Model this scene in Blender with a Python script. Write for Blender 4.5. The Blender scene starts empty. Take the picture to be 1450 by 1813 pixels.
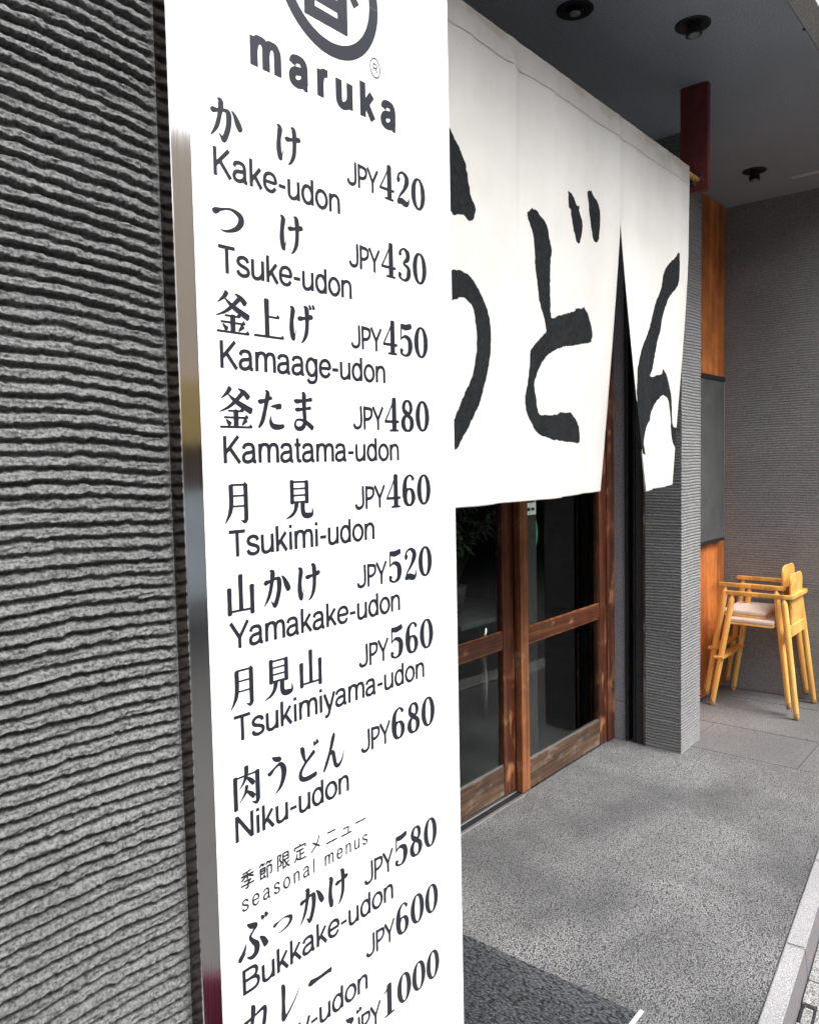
import bpy, bmesh, math, random
import numpy as np
from mathutils import Vector, Matrix
R = math.radians
scene = bpy.context.scene
C = scene.collection
random.seed(7); rng = np.random.default_rng(11)

# ------------------------------------------------------------------ camera
cam_d = bpy.data.cameras.new('camera'); cam = bpy.data.objects.new('camera', cam_d); C.objects.link(cam)
YAW, PITCH, ROLL = R(40.004), R(-3.636), R(-1.155)
f_ = Vector((math.cos(YAW)*math.cos(PITCH), math.sin(YAW)*math.cos(PITCH), math.sin(PITCH)))
r_ = Vector((math.sin(YAW), -math.cos(YAW), 0)); u_ = r_.cross(f_)
r2 = r_*math.cos(ROLL) + u_*math.sin(ROLL); u2 = -r_*math.sin(ROLL) + u_*math.cos(ROLL)
m = Matrix((r2, u2, -f_)).transposed().to_4x4(); m.translation = Vector((0, 0, 1.5))
cam.matrix_world = m
cam_d.sensor_fit = 'VERTICAL'; cam_d.sensor_height = 36; cam_d.lens = 36*1403.9/1813
cam_d.clip_start = 0.02; cam_d.clip_end = 400
scene.camera = cam

# ------------------------------------------------------------------ light
SUN_EL, SUN_AZ = R(57), R(-86)      # azimuth of the sun seen from the shop, measured from +X
world = bpy.data.worlds.new('World'); scene.world = world; world.use_nodes = True
wn = world.node_tree; bg = wn.nodes['Background']
sky = wn.nodes.new('ShaderNodeTexSky'); sky.sky_type = 'NISHITA'; sky.sun_disc = False
sky.sun_elevation = SUN_EL; sky.sun_rotation = math.pi/2 - SUN_AZ
sky.air_density = 1.0; sky.dust_density = 4.0; sky.ozone_density = 1.0
hs = wn.nodes.new('ShaderNodeHueSaturation'); hs.inputs['Saturation'].default_value = 0.25
wn.links.new(sky.outputs[0], hs.inputs['Color']); wn.links.new(hs.outputs[0], bg.inputs[0])
bg.inputs[1].default_value = 0.15
sd = bpy.data.lights.new('sun', 'SUN'); sd.energy = 1.7; sd.angle = R(36); sd.color = (1, .97, .93)
sun = bpy.data.objects.new('sun', sd); C.objects.link(sun)
sdir = Vector((math.cos(SUN_EL)*math.cos(SUN_AZ), math.cos(SUN_EL)*math.sin(SUN_AZ), math.sin(SUN_EL)))
sun.rotation_euler = (-sdir).to_track_quat('-Z', 'Y').to_euler(); sun.location = (1, -3, 8)
vs = scene.view_settings; vs.view_transform = 'Standard'; vs.look = 'None'; vs.gamma = 1
vs.use_curve_mapping = False; vs.exposure = 1.45
scene.render.engine = 'CYCLES'
scene.cycles.max_bounces = 8; scene.cycles.diffuse_bounces = 4; scene.cycles.glossy_bounces = 4
scene.cycles.use_denoising = True

# ------------------------------------------------------------------ helpers
def tag(o, label=None, cat=None, group=None, kind=None):
    if label: o['label'] = label
    if cat: o['category'] = cat
    if group: o['group'] = group
    if kind: o['kind'] = kind
    return o

def empty(name, loc, label, cat, group=None):
    o = bpy.data.objects.new(name, None); C.objects.link(o); o.location = loc; o.empty_display_size = .1
    return tag(o, label, cat, group)

def origin(p):
    v = Vector((0, 0, 0))
    while p is not None:
        v += p.location; p = p.parent
    return v

def link_mesh(name, me, mat, parent=None, smooth=False):
    o = bpy.data.objects.new(name, me); C.objects.link(o)
    for mm in (mat if isinstance(mat, (list, tuple)) else [mat]): me.materials.append(mm)
    if parent is not None:
        off = origin(parent); me.transform(Matrix.Translation(-off)); o.parent = parent
    if smooth:
        me.polygons.foreach_set('use_smooth', [True]*len(me.polygons))
    me.update()
    return o

def build(name, bm, mat, parent=None, smooth=False):
    me = bpy.data.meshes.new(name); bm.to_mesh(me); bm.free()
    return link_mesh(name, me, mat, parent, smooth)

def add_box(bm, x0, x1, y0, y1, z0, z1, bev=0.0, seg=1):
    r = bmesh.ops.create_cube(bm, size=1)
    vv = r['verts']
    for v in vv:
        v.co = Vector(((x0+x1)/2 + v.co.x*(x1-x0), (y0+y1)/2 + v.co.y*(y1-y0), (z0+z1)/2 + v.co.z*(z1-z0)))
    if bev > 0:
        es = list({e for v in vv for e in v.link_edges})
        bmesh.ops.bevel(bm, geom=es, offset=bev, segments=seg, affect='EDGES', profile=.5)

def box(name, x0, x1, y0, y1, z0, z1, mat, parent=None, bev=0.0, seg=1):
    bm = bmesh.new(); add_box(bm, min(x0,x1), max(x0,x1), min(y0,y1), max(y0,y1), min(z0,z1), max(z0,z1), bev, seg)
    return build(name, bm, mat, parent)

def add_tube(bm, p0, p1, r0, r1=None, n=16, caps=True):
    p0, p1 = Vector(p0), Vector(p1); r1 = r0 if r1 is None else r1
    d = (p1-p0).normalized(); a = d.orthogonal().normalized(); b = d.cross(a)
    ra = [bm.verts.new(p0 + (a*math.cos(t)+b*math.sin(t))*r0) for t in [2*math.pi*i/n for i in range(n)]]
    rb = [bm.verts.new(p1 + (a*math.cos(t)+b*math.sin(t))*r1) for t in [2*math.pi*i/n for i in range(n)]]
    for i in range(n): bm.faces.new((ra[i], ra[(i+1) % n], rb[(i+1) % n], rb[i]))
    if caps: bm.faces.new(ra[::-1]); bm.faces.new(rb)

def add_path(bm, pts, radii, n=14):
    pts = [Vector(p) for p in pts]; rings = []
    d0 = (pts[1]-pts[0]).normalized(); a = d0.orthogonal().normalized()
    for i, p in enumerate(pts):
        d = (pts[min(i+1, len(pts)-1)] - pts[max(i-1, 0)]).normalized()
        a = (a - d*a.dot(d)).normalized(); b = d.cross(a)
        rings.append([bm.verts.new(p + (a*math.cos(2*math.pi*k/n)+b*math.sin(2*math.pi*k/n))*radii[i]) for k in range(n)])
    for i in range(len(rings)-1):
        for k in range(n):
            bm.faces.new((rings[i][k], rings[i][(k+1) % n], rings[i+1][(k+1) % n], rings[i+1][k]))
    bm.faces.new(rings[0][::-1]); bm.faces.new(rings[-1])

def grid_mesh(name, P):            # P: (nv, nu, 3)
    nv, nu = P.shape[:2]
    idx = np.arange(nv*nu).reshape(nv, nu)
    q = np.stack([idx[:-1, :-1], idx[:-1, 1:], idx[1:, 1:], idx[1:, :-1]], -1).reshape(-1, 4)
    me = bpy.data.meshes.new(name)
    me.vertices.add(nv*nu); me.vertices.foreach_set('co', P.reshape(-1).astype(np.float32))
    me.loops.add(len(q)*4); me.loops.foreach_set('vertex_index', q.reshape(-1).astype(np.int32))
    me.polygons.add(len(q)); me.polygons.foreach_set('loop_start', np.arange(0, len(q)*4, 4, dtype=np.int32))
    me.update(calc_edges=True); me.validate()
    return me

def vnoise(u, v, seed=0):          # smooth 2-D value noise, period cells of 1
    g = np.random.default_rng(seed).random((97, 89))
    iu, iv = np.floor(u).astype(int), np.floor(v).astype(int); fu, fv = u-iu, v-iv
    fu = fu*fu*(3-2*fu); fv = fv*fv*(3-2*fv)
    a = g[iu % 97, iv % 89]; b = g[(iu+1) % 97, iv % 89]; c = g[iu % 97, (iv+1) % 89]; d = g[(iu+1) % 97, (iv+1) % 89]
    return (a*(1-fu)+b*fu)*(1-fv) + (c*(1-fu)+d*fu)*fv

# ------------------------------------------------------------------ materials
def mat_new(name):
    m = bpy.data.materials.new(name); m.use_nodes = True
    nt = m.node_tree; b = nt.nodes['Principled BSDF']
    return m, nt, b

def nd(nt, t, **kw):
    n = nt.nodes.new(t)
    for k, v in kw.items():
        if k.startswith('i_'): n.inputs[k[2:].replace('_', ' ')].default_value = v
        else: setattr(n, k, v)
    return n

def ramp(nt, src, stops):
    r = nt.nodes.new('ShaderNodeValToRGB'); cr = r.color_ramp
    cr.elements[0].position, cr.elements[0].color = stops[0][0], (*stops[0][1], 1)
    cr.elements[1].position, cr.elements[1].color = stops[-1][0], (*stops[-1][1], 1)
    for p, c in stops[1:-1]:
        e = cr.elements.new(p); e.color = (*c, 1)
    nt.links.new(src, r.inputs[0]); return r.outputs[0]

def coords(nt, scale=(1, 1, 1), loc=(0, 0, 0)):
    tc = nt.nodes.new('ShaderNodeTexCoord'); mp = nt.nodes.new('ShaderNodeMapping')
    mp.inputs['Scale'].default_value = scale; mp.inputs['Location'].default_value = loc
    nt.links.new(tc.outputs['Object'], mp.inputs[0]); return mp.outputs[0]

def noise(nt, vec, scale, detail=4, rough=.55, dist=0):
    n = nd(nt, 'ShaderNodeTexNoise'); n.inputs['Scale'].default_value = scale; n.inputs['Detail'].default_value = detail
    n.inputs['Roughness'].default_value = rough; n.inputs['Distortion'].default_value = dist
    nt.links.new(vec, n.inputs['Vector']); return n.outputs[0]

def bump(nt, b, height, strength=.4, dist=.002, prev=None):
    n = nd(nt, 'ShaderNodeBump'); n.inputs['Strength'].default_value = strength; n.inputs['Distance'].default_value = dist
    nt.links.new(height, n.inputs['Height'])
    if prev is not None: nt.links.new(prev, n.inputs['Normal'])
    nt.links.new(n.outputs[0], b.inputs['Normal']); return n.outputs[0]

def mix(nt, fac, a, b):
    n = nd(nt, 'ShaderNodeMix', data_type='RGBA')
    if isinstance(fac, float): n.inputs[0].default_value = fac
    else: nt.links.new(fac, n.inputs[0])
    for i, s in ((6, a), (7, b)):
        if isinstance(s, tuple): n.inputs[i].default_value = (*s, 1)
        else: nt.links.new(s, n.inputs[i])
    return n.outputs[2]

def simple(name, col, rough=.5, metal=0.0, nscale=0, namp=.0, bumpd=0, bscale=200, spec=.5, coat=0):
    m, nt, b = mat_new(name)
    b.inputs['Roughness'].default_value = rough; b.inputs['Metallic'].default_value = metal
    b.inputs['Specular IOR Level'].default_value = spec; b.inputs['Coat Weight'].default_value = coat
    if nscale:
        v = coords(nt); n = noise(nt, v, nscale, 5, .6)
        lo = tuple(c*(1-namp) for c in col); hi = tuple(min(1, c*(1+namp)) for c in col)
        nt.links.new(ramp(nt, n, [(.3, lo), (.7, hi)]), b.inputs['Base Color'])
    else: b.inputs['Base Color'].default_value = (*col, 1)
    if bumpd:
        v = coords(nt); bump(nt, b, noise(nt, v, bscale, 4, .6), .6, bumpd)
    return m

def plaster_mat(name, lo, hi, bd=.0025):
    m, nt, b = mat_new(name); v = coords(nt)
    big = noise(nt, v, 2.2, 5, .6); fine = noise(nt, v, 260, 4, .7)
    c = ramp(nt, big, [(.3, lo), (.7, hi)])
    sp = ramp(nt, fine, [(.36, (.35,)*3), (.58, (1.2,)*3)])
    mx = nd(nt, 'ShaderNodeMix', data_type='RGBA', blend_type='MULTIPLY'); mx.inputs[0].default_value = 1
    nt.links.new(c, mx.inputs[6]); nt.links.new(sp, mx.inputs[7]); nt.links.new(mx.outputs[2], b.inputs['Base Color'])
    b.inputs['Roughness'].default_value = .85; b.inputs['Specular IOR Level'].default_value = .25
    n1 = bump(nt, b, noise(nt, v, 150, 5, .75), .9, bd)
    bump(nt, b, fine, .6, bd*.4, n1)
    return m

M = {}
M['plaster_comb'] = plaster_mat('combed_grey_plaster', (.128, .132, .132), (.19, .194, .194), .0050)
M['plaster_pillar'] = plaster_mat('combed_pillar_plaster', (.20, .202, .205), (.27, .272, .275), .002)
M['plaster_end'] = plaster_mat('end_wall_plaster', (.215, .223, .228), (.27, .279, .284), .0012)
M['stucco'] = plaster_mat('lavender_stucco', (.27, .265, .30), (.34, .335, .37), .006)
M['dark_plaster'] = plaster_mat('dark_plaster', (.04, .04, .045), (.06, .06, .066))
M['ceiling'] = plaster_mat('soffit_paint', (.35, .385, .43), (.41, .45, .50), .0022)
M['fascia'] = plaster_mat('fascia_paint', (.45, .44, .44), (.52, .52, .50), .0015)
M['black_metal'] = simple('black_metal', (.014, .015, .017), .38, .0, 30, .3, .0004, 300)
M['black_lamp'] = simple('black_lamp_enamel', (.008, .009, .010), .5)
M['lens'] = simple('lamp_lens', (.25, .27, .28), .12, 0, 90, .4)
M['white_panel'] = simple('white_acrylic_sheet', (.86, .865, .87), .22, 0, 0, 0, 0, 0, .35)
M['ink'] = simple('sign_lettering_vinyl', (.018, .020, .028), .30)
M['dark_rubber'] = simple('dark_edge_trim', (.02, .02, .022), .6)
M['bracket'] = simple('dark_red_enamel', (.15, .030, .032), .42, 0, 25, .25, .0006, 250)
M['bamboo'] = simple('bamboo_pole', (.50, .27, .09), .5, 0, 40, .35)
M['white_strip'] = simple('white_paint_strip', (.6, .6, .6), .5)
M['cushion'] = simple('beige_vinyl', (.66, .56, .50), .45, 0, 60, .12, .0006, 400)
M['board'] = simple('grey_board', (.075, .08, .078), .55, 0, 9, .25, .0004, 300)
M['aluminium'] = simple('aluminium_edge', (.55, .56, .57), .35, .9)
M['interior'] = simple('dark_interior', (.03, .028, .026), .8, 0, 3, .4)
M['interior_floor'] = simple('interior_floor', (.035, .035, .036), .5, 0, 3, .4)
M['table_top'] = simple('dark_grey_laminate', (.10, .11, .11), .4, 0, 8, .4)
M['pale'] = simple('pale_painted_leg', (.9, .9, .9), .35)
M['paper'] = simple('notice_paper', (.75, .75, .72), .7)
M['green'] = simple('green_hose_plastic', (.03, .35, .22), .4)
M['magenta'] = simple('magenta_plastic', (.15, .003, .035), .5)
M['beige_facade'] = plaster_mat('beige_facade_render', (.82, .66, .52), (.88, .74, .60))
M['window_dark'] = simple('facade_window_glass', (.05, .06, .07), .08)
M['leaf'] = simple('dark_leaf', (.07, .11, .06), .35, 0, 12, .5)
M['bark'] = simple('bark', (.06, .045, .035), .9)

def brushed_steel():
    m, nt, b = mat_new('brushed_stainless_steel'); v = coords(nt, (900, 900, 3))
    b.inputs['Metallic'].default_value = 1; b.inputs['Base Color'].default_value = (.86, .85, .83, 1)
    n = noise(nt, v, 1, 3, .6)
    nt.links.new(ramp(nt, n, [(.3, (.05,)*3), (.7, (.10,)*3)]), b.inputs['Roughness'])
    bump(nt, b, n, .12, .0004); return m
M['steel'] = brushed_steel()
M['steel_side'] = simple('steel_side_darkened', (.17, .15, .135), .22, 1.0)  # same steel, its colour darkened to imitate the dim wall it mirrors

def wood(name, dark, mid, light, axis='Z', worn=0.0, wear_col=(.42, .40, .38), rough=.42, gs=56):
    m, nt, b = mat_new(name)
    sc = {'Z': (gs, gs, 1.6), 'X': (1.6, gs, gs), 'Y': (gs, 1.6, gs)}[axis]
    v = coords(nt, sc); g = noise(nt, v, 1, 7, .62, .6)
    v0 = coords(nt); blot = noise(nt, v0, 7, 5, .6)
    c = ramp(nt, g, [(.28, dark), (.5, mid), (.74, light)])
    mu = nd(nt, 'ShaderNodeMix', data_type='RGBA', blend_type='MULTIPLY'); mu.inputs[0].default_value = .75
    nt.links.new(c, mu.inputs[6]); nt.links.new(ramp(nt, blot, [(.3, (.45,)*3), (.65, (1.25,)*3)]), mu.inputs[7])
    c = mu.outputs[2]
    if worn:
        w = noise(nt, coords(nt, {'Z': (9, 9, 5), 'X': (5, 9, 14), 'Y': (9, 5, 14)}[axis]), 1, 8, .68)
        wf = ramp(nt, w, [(.62-worn*.25, (0,)*3), (.70-worn*.2, (1,)*3)])
        wc = ramp(nt, g, [(.3, tuple(x*.45 for x in wear_col)), (.7, wear_col)])
        c = mix(nt, wf, c, wc)
        nt.links.new(mix(nt, wf, (rough,)*3, (.85,)*3), b.inputs['Roughness'])
    else: b.inputs['Roughness'].default_value = rough
    nt.links.new(c, b.inputs['Base Color'])
    bump(nt, b, g, .35, .0012); return m
M['door_wood'] = wood('red_brown_door_wood', (.016, .005, .003), (.080, .023, .011), (.20, .066, .028), 'Z', .28, (.40, .17, .07))
M['door_wood_lit'] = wood('door_wood_sunlit_tint', (.09, .028, .012), (.24, .085, .030), (.38, .16, .062), 'Z', .12, (.5, .3, .16))  # lighter copy of the door wood, street light put into its colour
M['door_rail'] = wood('door_rail_wood', (.020, .007, .004), (.095, .030, .014), (.22, .085, .037), 'X', .25, (.45, .25, .12))
M['worn_rail'] = wood('scuffed_bottom_rail_wood', (.018, .011, .008), (.075, .040, .022), (.19, .115, .062), 'X', .42, (.26, .20, .155), .7)
M['rust_timber'] = wood('weathered_edge_timber', (.05, .035, .03), (.14, .10, .08), (.3, .22, .17), 'Z', .3)
PL = []
for i, k in enumerate((.80, 1.0, 1.18, .92)):
    PL.append(wood('orange_cedar_plank_%s' % 'abcd'[i], (.38*k, .105*k, .024*k), (.54*k, .170*k, .038*k), (.66*k, .24*k, .062*k), 'Z', 0, rough=.5, gs=26))
M['shrub_leaf'] = simple('glossy_shrub_leaf', (.16, .20, .15), .25, 0, 5, .7)
M['mustard'] = simple('mustard_awning', (.62, .44, .17), .7, 0, 3, .2)
M['brown'] = simple('brown_shopfront', (.10, .07, .06), .6, 0, 3, .3)
M['street_band'] = simple('sunlit_street_grey', (.60, .66, .69), .7, 0, 2, .15)
M['chrome'] = simple('polished_steel_leg', (.85, .86, .86), .14, 1.0)
M['grit'] = simple('dark_grit', (.05, .05, .05), .9, 0, 40, .6)
M['chair_wood'] = wood('honey_beech', (.62, .32, .075), (.78, .44, .11), (.86, .54, .18), 'Z', 0, rough=.38, gs=30)
def foot_wood():
    m, nt, b = mat_new('honey_beech_scuffed_leg')
    g = noise(nt, coords(nt, (30, 30, 1.6)), 1, 6, .6, .5)
    c = ramp(nt, g, [(.28, (.62, .32, .075)), (.5, (.78, .44, .11)), (.74, (.86, .54, .18))])
    tc = nd(nt, 'ShaderNodeTexCoord'); sp = nd(nt, 'ShaderNodeSeparateXYZ'); nt.links.new(tc.outputs['Object'], sp.inputs[0])
    n2 = noise(nt, coords(nt), 70, 5, .7)
    a = nd(nt, 'ShaderNodeMath', operation='MULTIPLY_ADD'); a.inputs[1].default_value = .22; a.inputs[2].default_value = -.085
    nt.links.new(n2, a.inputs[0])
    d = nd(nt, 'ShaderNodeMath', operation='SUBTRACT'); nt.links.new(a.outputs[0], d.inputs[0]); nt.links.new(sp.outputs[2], d.inputs[1])
    s = nd(nt, 'ShaderNodeMapRange'); s.inputs['From Min'].default_value = -.015; s.inputs['From Max'].default_value = .015; s.inputs['To Max'].default_value = .8; nt.links.new(d.outputs[0], s.inputs['Value'])
    nt.links.new(mix(nt, s.outputs[0], c, (.16, .10, .06)), b.inputs['Base Color']); b.inputs['Roughness'].default_value = .42
    return m
M['chair_leg'] = foot_wood()

def paving(name, lo, hi, pit, scale=120, bd=.006, patch=True, stretch=(1, 1, 1)):
    m, nt, b = mat_new(name); v = coords(nt, stretch)
    vo = nd(nt, 'ShaderNodeTexVoronoi', feature='SMOOTH_F1'); vo.inputs['Scale'].default_value = scale
    vo.inputs['Smoothness'].default_value = .35
    ds = noise(nt, v, scale*.6, 3, .6)
    ad = nd(nt, 'ShaderNodeVectorMath', operation='SCALE'); ad.inputs['Scale'].default_value = 1.0
    nt.links.new(v, ad.inputs[0]); nt.links.new(ad.outputs[0], vo.inputs['Vector'])
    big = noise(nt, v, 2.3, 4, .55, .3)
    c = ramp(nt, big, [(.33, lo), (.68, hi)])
    gr = ramp(nt, noise(nt, v, scale*1.3, 3, .6), [(.34, (.45,)*3), (.60, (1.2,)*3)])
    mu = nd(nt, 'ShaderNodeMix', data_type='RGBA', blend_type='MULTIPLY'); mu.inputs[0].default_value = 1
    nt.links.new(c, mu.inputs[6]); nt.links.new(gr, mu.inputs[7])
    pf = nd(nt, 'ShaderNodeMath', operation='ADD'); nt.links.new(vo.outputs['Distance'], pf.inputs[0])
    pm = nd(nt, 'ShaderNodeMath', operation='MULTIPLY_ADD'); pm.inputs[1].default_value = .9; pm.inputs[2].default_value = -.42
    nt.links.new(ds, pm.inputs[0]); nt.links.new(pm.outputs[0], pf.inputs[1])
    pits = ramp(nt, pf.outputs[0], [(.52, (0,)*3), (.70, (1,)*3)])
    nt.links.new(mix(nt, pits, mu.outputs[2], pit), b.inputs['Base Color'])
    b.inputs['Roughness'].default_value = .62; b.inputs['Specular IOR Level'].default_value = .5
    iv = nd(nt, 'ShaderNodeMath', operation='SUBTRACT'); iv.inputs[0].default_value = 1.0; nt.links.new(pf.outputs[0], iv.inputs[1])
    n1 = bump(nt, b, iv.outputs[0], 1.0, bd)
    bump(nt, b, noise(nt, v, scale*3, 3, .7), .5, bd*.25, n1)
    return m
M['paving'] = paving('washed_aggregate_paving', (.145, .148, .152), (.32, .322, .325), (.045, .047, .05), 225, .007)  # broad pale blotches in the colour stand in for soft sun patches
M['slab'] = paving('grey_paving_slab', (.13, .132, .136), (.20, .20, .205), (.06, .06, .06), 230, .0025)  # grey darkened in the colour to give the shade around the chairs
M['kerb'] = paving('pale_kerb_stone', (.29, .29, .30), (.37, .37, .38), (.20, .20, .20), 260, .001)
M['gutter'] = paving('gutter_concrete', (.24, .24, .235), (.36, .36, .35), (.10, .10, .10), 190, .003)
M['road'] = paving('asphalt_road', (.030, .031, .033), (.05, .05, .052), (.02, .02, .02), 110, .004)
M['mat'] = paving('dark_coarse_mat', (.026, .030, .035), (.070, .078, .085), (.005, .006, .007), 130, .006, True, (1.5, .55, 1))

def kerb_paint():
    m, nt, b = mat_new('kerb_side_with_faded_red_paint'); v = coords(nt)
    w = ramp(nt, noise(nt, v, 45, 6, .7), [(.55, (0,)*3), (.63, (1,)*3)])
    nt.links.new(mix(nt, w, (.14, .14, .15), (.26, .15, .15)), b.inputs['Base Color']); b.inputs['Roughness'].default_value = .8
    bump(nt, b, noise(nt, v, 160, 4, .7), .6, .002); return m
M['kerb_side'] = kerb_paint()

def glass_mat():
    m, nt, b = mat_new('door_glass'); nt.nodes.remove(b); out = nt.nodes['Material Output']
    fr = nd(nt, 'ShaderNodeFresnel'); fr.inputs['IOR'].default_value = 1.5
    t = nd(nt, 'ShaderNodeBsdfTransparent'); t.inputs[0].default_value = (.88, .92, .91, 1)
    g = nd(nt, 'ShaderNodeBsdfGlossy'); g.inputs['Roughness'].default_value = .012; g.inputs[0].default_value = (1, 1, 1, 1)
    ms = nd(nt, 'ShaderNodeMixShader')
    ge = nd(nt, 'ShaderNodeNewGeometry'); om = nd(nt, 'ShaderNodeMath', operation='SUBTRACT'); om.inputs[0].default_value = 1.0
    nt.links.new(ge.outputs['Backfacing'], om.inputs[1])      # the inner face of the pane must not mirror totally
    mu = nd(nt, 'ShaderNodeMath', operation='MULTIPLY'); nt.links.new(fr.outputs[0], mu.inputs[0]); nt.links.new(om.outputs[0], mu.inputs[1])
    nt.links.new(mu.outputs[0], ms.inputs[0]); nt.links.new(t.outputs[0], ms.inputs[1]); nt.links.new(g.outputs[0], ms.inputs[2])
    nt.links.new(ms.outputs[0], out.inputs[0]); return m
M['glass'] = glass_mat()

def cloth_mat(name, printed):
    m, nt, b = mat_new(name); v = coords(nt)
    base = ramp(nt, noise(nt, v, 5, 5, .6), [(.3, (.69, .675, .645)), (.7, (.76, .752, .73))])
    out = base
    if printed:
        at = nd(nt, 'ShaderNodeAttribute', attribute_name='ink')
        n = noise(nt, v, 140, 4, .7)
        a = nd(nt, 'ShaderNodeMath', operation='MULTIPLY_ADD'); a.inputs[1].default_value = .006; a.inputs[2].default_value = -.003
        nt.links.new(n, a.inputs[0])
        s = nd(nt, 'ShaderNodeMath', operation='ADD'); nt.links.new(at.outputs['Fac'], s.inputs[0]); nt.links.new(a.outputs[0], s.inputs[1])
        mr = nd(nt, 'ShaderNodeMapRange'); mr.inputs['From Min'].default_value = -.0009; mr.inputs['From Max'].default_value = .0009
        nt.links.new(s.outputs[0], mr.inputs['Value'])
        inkc = ramp(nt, noise(nt, coords(nt, (60, 60, 60)), 1, 5, .6), [(.3, (.009, .011, .012)), (.7, (.021, .024, .026))])
        out = mix(nt, mr.outputs[0], out, inkc)
        # greyish handling marks near the top hem
        st = nd(nt, 'ShaderNodeAttribute', attribute_name='soil')
        out = mix(nt, st.outputs['Fac'], out, (.45, .38, .30))
    nt.links.new(out, b.inputs['Base Color']); b.inputs['Roughness'].default_value = .9
    b.inputs['Specular IOR Level'].default_value = .15
    w = nd(nt, 'ShaderNodeTexWave', wave_type='BANDS', bands_direction='Z'); w.inputs['Scale'].default_value = 260; nt.links.new(v, w.inputs[0])
    n1 = bump(nt, b, w.outputs[1], .15, .0004); bump(nt, b, noise(nt, v, 14, 4, .6), .25, .006, n1)
    # thin cotton lets some light through
    outn = nt.nodes['Material Output']; tr = nd(nt, 'ShaderNodeBsdfTranslucent'); nt.links.new(out, tr.inputs[0])
    ms = nd(nt, 'ShaderNodeMixShader'); ms.inputs[0].default_value = .18
    nt.links.new(b.outputs[0], ms.inputs[1]); nt.links.new(tr.outputs[0], ms.inputs[2]); nt.links.new(ms.outputs[0], outn.inputs[0])
    return m
M['cloth'] = cloth_mat('white_cotton_printed', True)
M['cloth_plain'] = cloth_mat('white_cotton_plain', False)

# ================================================================== SETTING
def kerb_in(x): return .607 + (x-2.105)*.0940       # inner edge of the kerb
KD = Vector((1, .0940, 0)).normalized(); KN = Vector((KD.y, -KD.x, 0))   # along the kerb, towards the street

def slab(name, poly, z0, z1, mat, parent=None):
    bm = bmesh.new()
    t = [bm.verts.new((x, y, z1)) for x, y in poly]; b = [bm.verts.new((x, y, z0)) for x, y in poly]
    bm.faces.new(t); bm.faces.new(b[::-1]); n = len(poly)
    for i in range(n): bm.faces.new((t[i], b[i], b[(i+1) % n], t[(i+1) % n]))
    bmesh.ops.recalc_face_normals(bm, faces=bm.faces)
    return build(name, bm, mat, parent)

tag(slab('ground', [(-150, -150), (150, -150), (150, 150), (-150, 150)], -.40, -.20, M['road']), kind='structure')
# road with a slightly lower surface than the gutter
p0, p1 = Vector((-12, kerb_in(-12), 0)), Vector((18, kerb_in(18), 0))
o1 = .055 + .012; gw = .30
a, b_ = p0+KN*(o1+gw+.003), p1+KN*(o1+gw+.003)
tag(slab('road', [(a.x, a.y), (-12, -5.2), (18, -5.2), (b_.x, b_.y)], -.19, -.092, M['road']), kind='structure')
# pavement in front of the shop: base, main sheet, slabs at the far end
pave = tag(slab('pavement', [(-12, kerb_in(-12)), (18, kerb_in(18)), (18, 2.3), (-12, 2.3)], -.19, -.012, M['dark_plaster']), kind='structure')
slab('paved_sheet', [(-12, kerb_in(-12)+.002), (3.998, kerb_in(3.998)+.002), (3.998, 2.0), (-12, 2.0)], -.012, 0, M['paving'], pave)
g_ = .0035
for (x0, x1, y0, y1) in ((4.0, 4.438, .982, 1.515), (4.442, 5.0, .982, 1.9), (5.004, 5.2, .982, 1.9), (4.0, 4.438, 1.519, 1.9)):
    slab('paving_slab', [(x0+g_/2, y0), (x1-g_/2, y0), (x1-g_/2, y1), (x0+g_/2, y1)], -.012, -.0005 if x0 > 4.3 else .0, M['slab'], pave)
xs = [4.0, 4.9, 5.8, 6.7, 7.6, 9, 12]
for i in range(len(xs)-1):
    x0, x1 = xs[i]+g_/2, xs[i+1]-g_/2
    slab('paving_slab', [(x0, kerb_in(x0)+.002), (x1, kerb_in(x1)+.002), (x1, .978), (x0, .978)], -.012, -.0005, M['slab'], pave)
# kerb stones
kerb = None
L = .60; s = -9.48
kerb = tag(slab('kerb', [tuple((p0+KN*.003)[:2]), tuple((p1+KN*.003)[:2]), tuple((p1+KN*.052)[:2]), tuple((p0+KN*.052)[:2])], -.19, -.03, M['dark_plaster']), kind='structure')
base = Vector((2.52, kerb_in(2.52), 0))
for i in range(-12, 18):
    q0, q1 = base+KD*(i*L+.0018), base+KD*((i+1)*L-.0018)
    bm = bmesh.new()
    j = random.uniform(-.0012, .0012)
    P = [q0+KN*.0015, q1+KN*.0015, q1+KN*(.056+j), q0+KN*(.056+j)]; Q = [q0+KN*.0015, q1+KN*.0015, q1+KN*(.066+j), q0+KN*(.066+j)]
    t = [bm.verts.new((p.x, p.y, .003+j)) for p in P]; bt = [bm.verts.new((p.x, p.y, -.10)) for p in Q]
    f = bm.faces.new(t); fb = bm.faces.new(bt[::-1]); fs = []
    for k in range(4): fs.append(bm.faces.new((t[k], bt[k], bt[(k+1) % 4], t[(k+1) % 4])))
    bmesh.ops.recalc_face_normals(bm, faces=bm.faces)
    fs[2].material_index = 1
    bmesh.ops.bevel(bm, geom=[e for e in bm.edges if all(v.co.z > -.05 for v in e.verts)], offset=.0035, segments=2, affect='EDGES')
    build('kerb_stone', bm, [M['kerb'], M['kerb_side']], kerb)
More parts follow.
